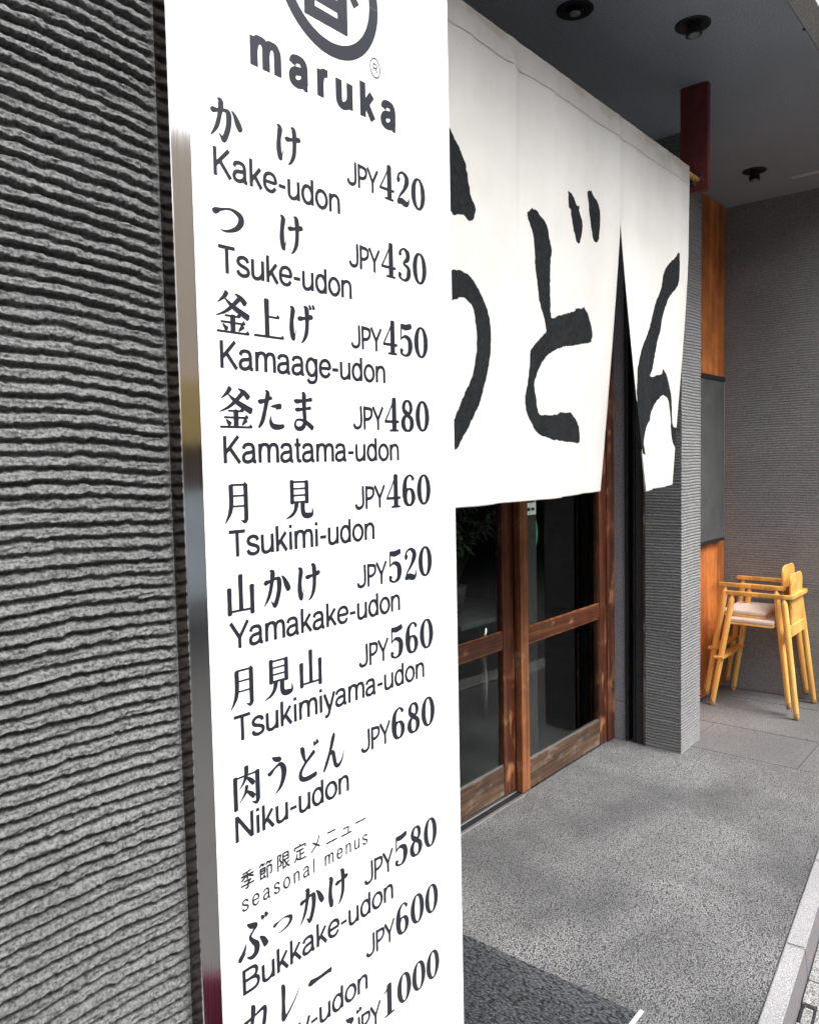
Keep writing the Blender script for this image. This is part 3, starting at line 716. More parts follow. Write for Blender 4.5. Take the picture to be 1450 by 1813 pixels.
def arc(cx, cy, rx, ry, a0, a1, n=10):
    return [(cx+rx*math.cos(math.radians(a0+(a1-a0)*i/n)), cy+ry*math.sin(math.radians(a0+(a1-a0)*i/n))) for i in range(n+1)]
def el(cx, cy, rx, ry): return ('o', [(cx+rx*math.cos(2*math.pi*k/20), cy+ry*math.sin(2*math.pi*k/20)) for k in range(20)])
LAT = {   # grotesque letters as centre lines, cap height 1: (advance, strokes)
 'K': (.90, [('l', [(.14, 0), (.14, 1)]), ('l', [(.15, .37), (.77, 1.0)]), ('l', [(.35, .56), (.82, 0)])]),
 'a': (.76, [('c', [(.10, .53), (.15, .645), (.27, .695), (.40, .70), (.52, .66), (.575, .55), (.58, .40), (.58, .16), (.605, .055), (.70, .05)]),
             ('c', [(.58, .44), (.46, .405), (.24, .375), (.12, .30), (.085, .19), (.13, .085), (.27, .038), (.42, .07), (.53, .15), (.58, .26)])]),
 'k': (.69, [('l', [(.13, 0), (.13, 1)]), ('l', [(.14, .24), (.58, .73)]), ('l', [(.29, .42), (.62, 0)])]),
 'e': (.75, [('l', [(.09, .375), (.66, .375)]), ('c', [(.655, .36), (.645, .50), (.58, .63), (.46, .695), (.36, .70), (.21, .65), (.115, .53), (.085, .37), (.11, .20), (.21, .08), (.37, .035), (.52, .075), (.63, .20)])]),
 '-': (.46, [('l', [(.05, .36), (.41, .36)])]),
 'u': (.76, [('c', [(.13, .73), (.13, .50), (.13, .28), (.15, .12), (.24, .045), (.36, .04), (.50, .10), (.60, .22), (.63, .36)]), ('l', [(.63, 0), (.63, .73)])]),
 'd': (.77, [('l', [(.63, 0), (.63, 1)]), el(.36, .37, .265, .335)]),
 'o': (.76, [el(.38, .37, .295, .335)]),
 'n': (.76, [('l', [(.13, 0), (.13, .73)]), ('c', [(.13, .40), (.18, .56), (.28, .66), (.40, .70), (.53, .67), (.61, .58), (.63, .46), (.63, .25), (.63, .0)])]),
 'm': (1.14, [('l', [(.13, 0), (.13, .73)]), ('c', [(.13, .40), (.18, .58), (.27, .68), (.37, .70), (.49, .68), (.56, .58), (.575, .45), (.575, .22), (.575, 0)]), ('c', [(.575, .40), (.62, .58), (.71, .68), (.81, .70), (.93, .68), (1.0, .58), (1.015, .45), (1.015, .22), (1.015, 0)])]),
 'T': (.82, [('l', [(.02, .935), (.80, .935)]), ('l', [(.41, 0), (.41, .94)])]),
 's': (.68, [('c', [(.58, .53), (.53, .64), (.41, .695), (.31, .70), (.17, .65), (.11, .55), (.15, .45), (.27, .395), (.42, .35), (.55, .29), (.60, .19), (.54, .085), (.40, .038), (.30, .038), (.15, .09), (.08, .21)])]),
 'g': (.77, [el(.36, .37, .265, .335), ('c', [(.63, .73), (.63, .40), (.63, .05), (.60, -.12), (.50, -.22), (.36, -.245), (.22, -.22), (.13, -.12)])]),
 'Y': (.88, [('l', [(.04, 1.0), (.45, .40)]), ('l', [(.86, 1.0), (.45, .40)]), ('l', [(.45, 0), (.45, .45)])]),
 'i': (.30, [('l', [(.15, 0), (.15, .73)]), ('l', [(.15, .865), (.15, 1.0)])]),
 'l': (.30, [('l', [(.15, 0), (.15, 1)])]),
 'y': (.68, [('l', [(.05, .73), (.345, .03)]), ('c', [(.64, .73), (.50, .38), (.35, .0), (.28, -.17), (.20, -.24), (.07, -.235)])]),
 'N': (1.0, [('l', [(.14, 0), (.14, 1)]), ('l', [(.86, 0), (.86, 1)]), ('l', [(.15, .97), (.85, .03)])]),
 'B': (.93, [('l', [(.14, 0), (.14, 1)]), ('c', [(.14, .94), (.32, .94), (.50, .94), (.66, .90), (.74, .80), (.74, .68), (.66, .57), (.50, .535), (.32, .53), (.14, .53)]), ('c', [(.46, .53), (.66, .50), (.79, .41), (.82, .29), (.78, .16), (.67, .08), (.50, .06), (.32, .06), (.14, .06)])]),
 'C': (.98, [('c', arc(.50, .5, .42, .455, 38, 322, 16))]),
 'r': (.45, [('l', [(.13, 0), (.13, .73)]), ('c', [(.13, .38), (.17, .56), (.26, .67), (.36, .69), (.45, .685)])]),
 'R': (.93, [('l', [(.14, 0), (.14, 1)]), ('c', [(.14, .94), (.32, .94), (.50, .94), (.68, .90), (.77, .77), (.75, .60), (.64, .50), (.45, .47), (.14, .47)]), ('l', [(.52, .48), (.80, 0)])]),
 ' ': (.42, []),
 't': (.40, [('c', [(.19, .95), (.19, .70), (.19, .40), (.19, .20), (.21, .085), (.29, .045), (.38, .05)]), ('l', [(.02, .685), (.37, .685)])]),
}
def text_part(body, x0, x1, zb, cap, wt=.156, track=0.0, name='lettering'):
    ink = Ink(); adv = 0; pos = []
    for ch_ in body: pos.append(adv); adv += LAT[ch_][0]+track
    lo = min(p[0] for _, q in LAT[body[0]][1] for p in q)-wt/2
    hi = pos[-1]+max(p[0] for _, q in LAT[body[-1]][1] for p in q)+wt/2
    sx = (x1-x0)/(hi-lo)
    for ch_, ps in zip(body, pos):
        for kind, q in LAT[ch_][1]:
            # vertical strokes a little heavier than horizontal ones
            pts = []
            n = len(q)
            for i, (a, b) in enumerate(q):
                j0, j1 = (i-1, (i+1) % n) if kind == 'o' else (max(i-1, 0), min(i+1, n-1))
                dx, dy = (q[j1][0]-q[j0][0])*sx, (q[j1][1]-q[j0][1])*cap
                v = abs(dy)/max(math.hypot(dx, dy), 1e-9)
                pts.append((x0+(ps+a-lo)*sx, zb+b*cap, wt*cap*(.84+.16*v)))
            ink.ribbon(pts, closed=(kind == 'o'), smooth=(kind != 'l'), cap=False)
    return ink.done(name, sign)
SANS = {
 '季': [[(.76, .99), (.50, .93), (.18, .90)], [(.05, .76), (.95, .76)], [(.5, .93), (.5, .52)], [(.48, .75), (.08, .52)], [(.52, .75), (.94, .54)], [(.24, .44), (.74, .44)], [(.74, .44), (.53, .31)], [(.53, .33), (.53, .02)], [(.55, .02), (.34, .02)], [(.04, .22), (.96, .22)]],
 '節': [[(.24, .99), (.06, .79)], [(.16, .89), (.46, .89)], [(.30, .88), (.35, .78)], [(.66, .99), (.52, .79)], [(.60, .89), (.97, .89)], [(.78, .88), (.83, .78)], [(.10, .66), (.44, .66)], [(.44, .69), (.44, .34)], [(.10, .51), (.44, .51)], [(.10, .36), (.44, .36)], [(.12, .68), (.12, .03)], [(.10, .07), (.42, .14)], [(.34, .26), (.47, .04)], [(.60, .66), (.92, .66)], [(.90, .66), (.90, .20)], [(.92, .20), (.76, .19)], [(.60, .69), (.60, -.03)]],
 '限': [[(.10, .97), (.10, -.02)], [(.10, .93), (.35, .93)], [(.34, .93), (.23, .62)], [(.23, .64), (.37, .44)], [(.36, .46), (.30, .26)], [(.32, .27), (.18, .28)], [(.48, .93), (.90, .93)], [(.88, .95), (.88, .50)], [(.48, .72), (.88, .72)], [(.48, .52), (.88, .52)], [(.48, .95), (.48, .03)], [(.44, .03), (.70, .12)], [(.60, .50), (.72, .22), (.97, .0)], [(.92, .38), (.74, .25)]],
 '定': [[(.5, 1.01), (.5, .86)], [(.06, .86), (.94, .86)], [(.08, .86), (.08, .68)], [(.92, .86), (.92, .68)], [(.20, .61), (.80, .61)], [(.5, .61), (.5, .07)], [(.5, .35), (.82, .35)], [(.28, .46), (.20, .20), (.03, .0)], [(.20, .22), (.38, .07), (.60, .03), (.97, .03)]],
 'メ': [[(.76, .92), (.55, .46), (.08, .05)], [(.22, .64), (.80, .24)]],
 'ニ': [[(.16, .78), (.84, .78)], [(.04, .14), (.96, .14)]],
 'ュ': [[(.20, .52), (.70, .52)], [(.69, .55), (.64, .10)], [(.06, .10), (.94, .10)]],
 'ー': [[(.04, .48), (.96, .48)]],
}
def sans_row(chars, x0, pitch, w, z0, h, t=.0022):
    for i, c in enumerate(chars):
        ink = Ink()
        for q in SANS[c]: ink.ribbon([(x0+i*pitch+a*w, z0+b*h, t) for a, b in q], smooth=True, cap=False)
        ink.done('character', sign)
rows = [(1.848, 'Kake-udon', .600, .8135, '420', [('か', .596, .644), ('け', .700, .743)]),
        (1.7335, 'Tsuke-udon', .600, .833, '430', [('つ', .596, .642), ('け', .701, .743)]),
        (1.6185, 'Kamaage-udon', .600, .901, '450', [('釜', .596, .646), ('上', .654, .702), ('げ', .713, .757)]),
        (1.5025, 'Kamatama-udon', .600, .929, '480', [('釜', .596, .646), ('た', .654, .698), ('ま', .713, .753)]),
        (1.3860, 'Tsukimi-udon', .601, .869, '460', [('月', .599, .638), ('見', .697, .746)]),
        (1.2705, 'Yamakake-udon', .599, .924, '520', [('山', .597, .641), ('か', .654, .700), ('け', .714, .757)]),
        (1.1525, 'Tsukimiyama-udon', .599, .980, '560', [('月', .598, .637), ('見', .652, .700), ('山', .712, .755)]),
        (1.0240, 'Niku-udon', .598, .802, '680', [('肉', .596, .640), ('う', .652, .685), ('ど', .704, .743), ('ん', .751, .794)]),
        (.8215, 'Bukkake-udon', .601, .893, '580', [('ぶ', .598, .644), ('っ', .653, .687), ('か', .699, .745), ('け', .755, .796)]),
        (.7085, 'Curry-udon', .601, .831, '600', [('カ', .597, .640), ('レ', .659, .698), ('ー', .713, .756)]),
        (.5950, '-udon', .760, .893, '1000', [('ぶ', .770, .815)])]
def jpy(ink, x0, x1, z0, h):
    w = (x1-x0); t = .0048
    a = x0
    ink.ribbon([(a+.016*1, z0+h, t), (a+.016, z0+.25*h, t), (a+.011, z0-.0+t*.4, t), (a+.004, z0+.02*h+t*.3, t), (a+.0005, z0+.20*h, t)])
    b = x0+.0235
    ink.ribbon([(b, z0+h, t), (b, z0, t)], smooth=False)
    ink.ribbon([(b, z0+h-t/2, t), (b+.008, z0+h-t/2, t), (b+.0145, z0+.86*h, t), (b+.0145, z0+.60*h, t), (b+.008, z0+.45*h, t), (b, z0+.45*h, t)])
    c = x0+.042
    ink.ribbon([(c, z0+h, t), (c+.0105, z0+.44*h, t)], smooth=False); ink.ribbon([(c+.021, z0+h, t), (c+.0105, z0+.44*h, t)], smooth=False)
    ink.ribbon([(c+.0105, z0+.48*h, t), (c+.0105, z0, t)], smooth=False)
for i, (zb, lat, x0, x1, price, gl) in enumerate(rows):
    text_part(lat, x0, x1, zb, .0335)
    for ch_, a, b in gl:
        ink = Ink()
        if ch_ == 'っ': glyph(ink, ch_, a, b, zb+.054, zb+.074)
        elif ch_ == 'つ': glyph(ink, ch_, a, b, zb+.050, zb+.083)
        elif ch_ == 'ー': glyph(ink, ch_, a, b, zb+.052, zb+.084)
        else: glyph(ink, ch_, a, b, zb+.043, zb+.093)
        ink.done('character', sign)
    ink = Ink()
    n = len(price); dx0 = .8955 if n == 3 else .8955-.036
    cw = (1.0065-dx0)/n
    dzp = .0445
    for k, c in enumerate(price): digit(ink, c, dx0+k*cw+.001, dx0+(k+1)*cw-.0015, zb+dzp, zb+dzp+.0495)
    jx = dx0-.0655
    jpy(ink, jx, jx+.063, zb+dzp+.002, .0325)
    ink.done('price', sign)
sans_row('季節限定メニュー', .6025, .0300, .0235, .9595, .0225, .0026)
text_part('seasonal menus', .604, .838, .931, .0205, wt=.13, track=.30)
text_part('maruka', .662, .9415, 1.998, .0485, wt=.25, track=.36)
# round emblem
ink = Ink(); N = 48; cx, cz, rr = .803, 2.158, .0895
ink.ribbon([(cx+rr*math.cos(2*math.pi*k/N), cz+rr*math.sin(2*math.pi*k/N), .0185) for k in range(N)], closed=True)
x0, x1, z0 = .7555, .8375, 2.0975
t = .0165
sw = .0195
for (a0, a1, b0, b1) in ((x0, x1, z0, z0+t), (x0+sw, x1-sw, z0+.0245, z0+.0405), (x0, x1, z0+.0485, z0+.064), (x0, x0+sw, z0+t, z0+.0485), (x1-sw, x1, z0+t, z0+.0485)):
    ink.poly([(a0, b0), (a1, b0), (a1, b1), (a0, b1)])
for s_ in (-1, 1): ink.ribbon([(.7965, 2.212, .014), (.7965+s_*.028, 2.184, .014), (.7965+s_*.060, 2.146, .014)], cap=False)
for (a0, a1, b0, b1) in ((.790, .803, z0+.066, 2.232), (.744, .849, 2.200, 2.213)): ink.poly([(a0, b0), (a1, b0), (a1, b1), (a0, b1)])
ink.ribbon([(cx+.0905+.0105*math.cos(2*math.pi*k/24), 2.0748+.0135*math.sin(2*math.pi*k/24), .0016) for k in range(24)], closed=True)
ink.done('emblem', sign)
text_part('R', .8890, .8985, 2.0690, .0120, wt=.14)

# ================================================================== CURTAIN
NT, NH = 2.678, 1.298
def surf(k, u, v):
    x0=(1.300,1.965,2.630)[k]; w=(.6655,.6645,.660)[k]
    z=NT-v*NH
    X=x0+u*w; Y=np.full_like(X,1.235)
    t=np.clip((v-.28)/.72,0,1)
    if k==1:
        Y=Y+.073*t**1.2*u**2; X=X-.03*t*u
    if k==2:
        dl=-.082*t**1.1; dr=.052*t**1.5
        Y=Y+dl*(1-u)+dr*u; X=X+.008*t*(1-u)-.03*t*u
    # soft folds, continuous over the seams
    B=x0+u*w
    g=.22+.78*v
    Y=Y+g*(.0085*np.sin(B*13.5+.6*v)+.0050*np.sin(B*31-1.1*v+.8)+.0022*np.sin(B*63+2.2*v))
    # pleat beside each seam near the top, fading down
    for sx in (1.963,2.629):
        Y=Y-(.009*np.exp(-((B-sx)/.018)**2)-.006*np.exp(-((B-sx-.045)/.02)**2))*(.2+.8*np.exp(-v*2.5))
    Y=Y+.0022*np.sin(B*57)*np.exp(-v*9)+.0014*np.sin(B*131+9*v)*np.exp(-v*7)
    c=np.clip(v/.07,0,1); c=.16+.84*c*c*(3-2*c)
    Y=1.2358+(Y-1.2358)*c
    return X,Y,z
UD = [(0.535, 0.258), (0.575, 0.277), (0.61, 0.296), (0.63, 0.312), (0.645, 0.341), (0.655, 0.37), (0.675, 0.386), (0.69, 0.398), (0.68, 0.411), (0.67, 0.421), (0.645, 0.427), (0.625, 0.418), (0.595, 0.418), (0.555, 0.424), (0.54, 0.418), (0.53, 0.418)]
UC = [(0.525, 0.532), (0.595, 0.526), (0.655, 0.539), (0.71, 0.561), (0.775, 0.59), (0.805, 0.641), (0.785, 0.701), (0.725, 0.762), (0.65, 0.816), (0.625, 0.838), (0.6, 0.854), (0.555, 0.88), (0.525, 0.886), (0.525, 0.81), (0.595, 0.778), (0.645, 0.736), (0.675, 0.682), (0.675, 0.631), (0.66, 0.599), (0.625, 0.583), (0.59, 0.58), (0.525, 0.593)]
DO = [(0.105, 0.354), (0.12, 0.351), (0.14, 0.341), (0.155, 0.344), (0.185, 0.341), (0.21, 0.351), (0.245, 0.363), (0.265, 0.376), (0.27, 0.395), (0.29, 0.421), (0.28, 0.446), (0.275, 0.497), (0.275, 0.545), (0.285, 0.577), (0.36, 0.567), (0.435, 0.558), (0.555, 0.542), (0.555, 0.536), (0.635, 0.532), (0.66, 0.523), (0.675, 0.529), (0.71, 0.536), (0.73, 0.548), (0.78, 0.577), (0.775, 0.606), (0.675, 0.615), (0.545, 0.628), (0.45, 0.634), (0.34, 0.647), (0.255, 0.663), (0.22, 0.682), (0.18, 0.711), (0.155, 0.736), (0.175, 0.768), (0.19, 0.797), (0.235, 0.803), (0.34, 0.8), (0.38, 0.794), (0.475, 0.794), (0.53, 0.791), (0.58, 0.803), (0.655, 0.826), (0.67, 0.864), (0.625, 0.867), (0.485, 0.864), (0.305, 0.861), (0.24, 0.854), (0.225, 0.854), (0.175, 0.842), (0.11, 0.819), (0.08, 0.794), (0.075, 0.765), (0.085, 0.752), (0.1, 0.724), (0.115, 0.685), (0.125, 0.657), (0.18, 0.638), (0.23, 0.618), (0.245, 0.609), (0.23, 0.577), (0.2, 0.542), (0.185, 0.504), (0.165, 0.456), (0.16, 0.418), (0.14, 0.389), (0.11, 0.37)]
D1 = [(0.46, 0.268), (0.475, 0.265), (0.495, 0.265), (0.515, 0.271), (0.525, 0.274), (0.545, 0.287), (0.56, 0.29), (0.575, 0.284), (0.57, 0.296), (0.59, 0.312), (0.61, 0.332), (0.595, 0.363), (0.57, 0.379), (0.545, 0.37), (0.52, 0.344), (0.495, 0.316), (0.49, 0.303), (0.47, 0.303)]
D2 = [(0.665, 0.242), (0.705, 0.233), (0.72, 0.236), (0.745, 0.245), (0.79, 0.258), (0.805, 0.287), (0.805, 0.312), (0.8, 0.344), (0.78, 0.354), (0.74, 0.351), (0.72, 0.328), (0.69, 0.293), (0.68, 0.268)]
NN = [(0.815, 0.287), (0.775, 0.296), (0.745, 0.309), (0.635, 0.341), (0.58, 0.373), (0.555, 0.408), (0.475, 0.453), (0.435, 0.497), (0.395, 0.532), (0.365, 0.545), (0.27, 0.58), (0.18, 0.609), (0.135, 0.644), (0.105, 0.673), (0.095, 0.698), (0.075, 0.72), (-0.005, 0.759), (-0.03, 0.797), (-0.025, 0.826), (-0.02, 0.857), (-0.015, 0.883), (0.125, 0.899), (0.14, 0.896), (0.125, 0.87), (0.14, 0.851), (0.18, 0.826), (0.31, 0.803), (0.395, 0.778), (0.445, 0.752), (0.5, 0.736), (0.555, 0.727), (0.615, 0.73), (0.695, 0.74), (0.72, 0.765), (0.74, 0.797), (0.75, 0.835), (0.8, 0.867), (1.0, 0.893), (1.03, 0.889), (1.04, 0.861), (1.035, 0.826), (1.02, 0.794), (0.95, 0.816), (0.84, 0.819), (0.78, 0.813), (0.76, 0.791), (0.75, 0.755), (0.74, 0.727), (0.715, 0.701), (0.685, 0.682), (0.63, 0.666), (0.565, 0.647), (0.555, 0.657), (0.53, 0.666), (0.47, 0.669), (0.415, 0.676), (0.38, 0.673), (0.415, 0.66), (0.44, 0.628), (0.455, 0.606), (0.485, 0.567), (0.53, 0.536), (0.565, 0.494), (0.65, 0.44), (0.75, 0.405), (0.815, 0.367)]
UD = [p for p in UD if p[0] > .525] + [(.50, .415), (.44, .395), (.40, .365), (.39, .33), (.41, .29), (.45, .262), (.49, .252)]
UC = [p for p in UC[1:13]] + [(.45, .915), (.38, .93), (.34, .925), (.36, .905), (.46, .86), (.545, .815)] + UC[14:21] + [(.50, .598), (.40, .625), (.28, .66), (.17, .675), (.15, .655), (.18, .625), (.28, .595), (.40, .56), (.50, .537)]
INK = [[UD, UC], [DO, D1, D2], [NN]]
def sdf(U, V, polys, w, h):
    """signed distance in metres (positive inside) to the union of polygons given in (u, v)"""
    px, py = (U*w).ravel(), (V*h).ravel(); best = np.full(px.shape, -9.)
    for poly in polys:
        Q = np.array(poly)*np.array([w, h]); n = len(Q); d = np.full(px.shape, 9.); ins = np.zeros(px.shape, bool)
        for i in range(n):
            a, b = Q[i], Q[(i+1) % n]; e = b-a
            t = np.clip(((px-a[0])*e[0]+(py-a[1])*e[1])/max(e@e, 1e-12), 0, 1)
            d = np.minimum(d, np.hypot(px-a[0]-t*e[0], py-a[1]-t*e[1]))
            if abs(e[1]) > 1e-12:
                c = ((a[1] > py) != (b[1] > py)) & (px < (b[0]-a[0])*(py-a[1])/e[1]+a[0]); ins ^= c
        best = np.maximum(best, np.where(ins, d, -d))
    return best
def sm(poly, n=3):
    return [tuple(p) for p in resample([(a, b, 0) for a, b in poly], n, True)[:, :2]]
noren = empty('door_curtain', (2.3, 1.25, 1.38), 'white cotton shop curtain with large black brush characters hanging over the doors', 'curtain')
for k in range(3):
    u, v = np.meshgrid(np.linspace(0, 1, 171), np.linspace(0, 1, 331))
    X, Y, Z = surf(k, u, v)
    if k < 2 or True:   # upper part is sewn together: nothing to do, the slit opens lower down
        pass
    Z = Z - .004*np.sin(u*2.2+k)*v
    P = np.stack([X, Y, Z], -1)
    me = grid_mesh('panel', P[:, ::-1] if False else P)
    at = me.attributes.new('ink', 'FLOAT', 'POINT'); s_ = sdf(u, v, [sm(p, 2) for p in INK[k]], .66, NH)
    edge = .0035*(vnoise(u.ravel()*60, v.ravel()*120, 5)-.5)
    at.data.foreach_set('value', (s_+edge).astype(np.float32))
    so = me.attributes.new('soil', 'FLOAT', 'POINT')
    sv = np.clip(1-v*14, 0, 1)*np.clip((vnoise(u*7+k*7, v*30, 8)+.35*vnoise(u*22, v*60, 9)-.62)*1.6, 0, .42) + np.clip(1-v*13, 0, 1)*.30
    sv += .5*np.clip((vnoise(u*30+k*11, v*60, 12)-.93)*9, 0, 1)*(v < .12)
    so.data.foreach_set('value', np.clip(sv, 0, .6).ravel().astype(np.float32))
    o = link_mesh('panel', me, M['cloth'], noren, True)
    md = o.modifiers.new('thickness', 'SOLIDIFY'); md.thickness = .0012; md.offset = 1 
# hem ridge and sleeve that wraps the pole
bm = bmesh.new(); n = 120
rings = []
for i in range(n+1):
    x = 1.300+ (3.290-1.300)*i/n
    dy = .0009*math.sin(x*31)+.0005*math.sin(x*71)
    ring = []
    for t in range(14):
        a = 2*math.pi*t/14
        ring.append(bm.verts.new((x, 1.2525+.0128*math.cos(a), NT-.0165+.0135*math.sin(a))))
    rings.append(ring)
for i in range(n):
    for t in range(14): bm.faces.new((rings[i][t], rings[i][(t+1) % 14], rings[i+1][(t+1) % 14], rings[i+1][t]))
build('pole_sleeve', bm, M['cloth_plain'], noren, True)
bm = bmesh.new(); prev = None
for i in range(n+1):
    x = 1.30+1.99*i/n; kk = 0 if x < 1.964 else 1 if x < 2.628 else 2
    uu = (x-(1.300, 1.965, 2.630)[kk])/.661; vv = .056
    yy = float(surf(kk, np.array([uu]), np.array([vv]))[1][0]); zz = NT-vv*NH
    cur = [bm.verts.new((x, yy-.0016, zz-.0012)), bm.verts.new((x, yy-.0026, zz)), bm.verts.new((x, yy-.0016, zz+.0022))]
    if prev:
        for q in range(2): bm.faces.new((prev[q], cur[q], cur[q+1], prev[q+1]))
    prev = cur
build('hem_stitching', bm, M['cloth_plain'], noren, True)
pole = bmesh.new()
pp = [(1.16+i*.0955, 1.2525, NT-.018) for i in range(25)]
add_path(pole, pp, [.0115 if i % 4 else .0128 for i in range(25)], 14)
tag(build('curtain_pole', pole, M['bamboo'], None, True), 'orange bamboo pole holding the white curtain, its tip poking from the red bracket', 'pole')

def bracket(xc, label):
    b = empty('hanging_bracket', (xc, 1.235, 3.05), label, 'bracket', 'steel brackets carrying the curtain pole')
    y0, y1, zt, zb, t = 1.207, 1.322, 3.05, 2.612, .030
    bm = bmesh.new(); hy, hz, hr = 1.2525, NT-.018, .024
    out = [(y0, zt), (y0, zb+.012)]
    for k in range(9):
        a = math.pi+k*math.pi/8*.5; out.append((y0+.016+.016*math.cos(a), zb+.016+.016*math.sin(a)))
    for k in range(9):
        a = 1.5*math.pi+k*math.pi/8*.5; out.append((y1-.045+.045*math.cos(a), zb+.045+.045*math.sin(a)))
    out.append((y1, zt))
    hole = [(hy+hr*math.cos(-2*math.pi*k/20), hz+hr*math.sin(-2*math.pi*k/20)) for k in range(20)]
    def loop(pts, x): return [bm.verts.new((x, p[0], p[1])) for p in pts]
    for x in (xc-t/2, xc+t/2):
        a = loop(out, x); h = loop(hole, x)
        es = [bm.edges.new((a[i], a[(i+1) % len(a)])) for i in range(len(a))] + [bm.edges.new((h[i], h[(i+1) % len(h)])) for i in range(len(h))]
        bmesh.ops.triangle_fill(bm, use_beauty=True, use_dissolve=False, edges=es)
        if x < xc: A, H_ = a, h
        else: A2, H2 = a, h
    for P, Q in ((A, A2), (H_, H2)):
        for i in range(len(P)): bm.faces.new((P[i], P[(i+1) % len(P)], Q[(i+1) % len(P)], Q[i]))
    bmesh.ops.recalc_face_normals(bm, faces=bm.faces)
    build('plate', bm, M['bracket'], b)
    box('ceiling_flange', xc-.022, xc+.022, y0+.01, y1-.01, 3.046, 3.0501, M['bracket'], b, .001)
    return b
bracket(3.430, 'dark red steel bracket hanging from the soffit at the pillar end of the curtain')
bracket(1.215, 'dark red steel bracket at the hidden end of the curtain behind the menu sign')

# ================================================================== CEILING FITTINGS
def lamp(x, y, r, drop, tilt, label):
    d = empty('ceiling_spotlight', (x, y, 3.05), label, 'spotlight', 'black spotlights in the soffit')
    bm = bmesh.new()
    # rim ring with shallow dish
    prof = [(r, 3.0495), (r, 3.046), (r*.94, 3.0445), (r*.80, 3.0465), (r*.5, 3.0485), (0.001, 3.0485)]
    n = 36; rings = [[bm.verts.new((x+pr*math.cos(2*math.pi*k/n), y+pr*math.sin(2*math.pi*k/n), z)) for k in range(n)] for pr, z in prof]
    for i in range(len(rings)-1):
        for k in range(n): bm.faces.new((rings[i][k], rings[i][(k+1) % n], rings[i+1][(k+1) % n], rings[i+1][k]))
    build('dish', bm, M['black_lamp'], d, True)
    bm = bmesh.new(); ax = Vector((math.sin(tilt[0]), math.sin(tilt[1]), -1)).normalized()
    c0 = Vector((x, y, 3.0485)); c1 = c0+ax*drop
    add_path(bm, [c0, c0+ax*drop*.45, c0+ax*drop*.5, c1], [.021, .021, .027, .029], 24)
    build('lamp_head', bm, M['black_lamp'], d)
    bm = bmesh.new(); add_path(bm, [c1-ax*.001, c1+ax*.003, c1+ax*.005], [.020, .019, .012], 20); build('lens', bm, M['lens'], d, True)
lamp(2.572, 1.366, .064, .012, (.0, .0), 'black ceiling spotlight with flush lens, nearest the curtain top')
lamp(2.945, 1.095, .062, .036, (.05, -.1), 'black ceiling spotlight with a protruding lamp head near the soffit edge')
lamp(4.640, 1.385, .062, .050, (.0, .0), 'black ceiling spotlight with a deep lamp head beyond the red bracket')
db = empty('dark_reflection_block', (16, -8, -.2), 'unseen dark block added across the street to darken the glass reflections', 'building')  # unseen block, added to keep reflections in the door glass dark
box('wall', 8.3, 34, -9, -6.4, -.2, 9, M['dark_plaster'], db)
for i in range(8): box('window', 9+i*2.6, 10.4+i*2.6, -6.405, -6.35, 1.1, 2.6, M['window_dark'], db, .004)
tag(box('ceiling_strip', 4.878, 4.915, .80, 1.262, 3.045, 3.0502, M['white_strip'], None, .002), 'thin white strip on the soffit above the stacked chairs', 'strip')

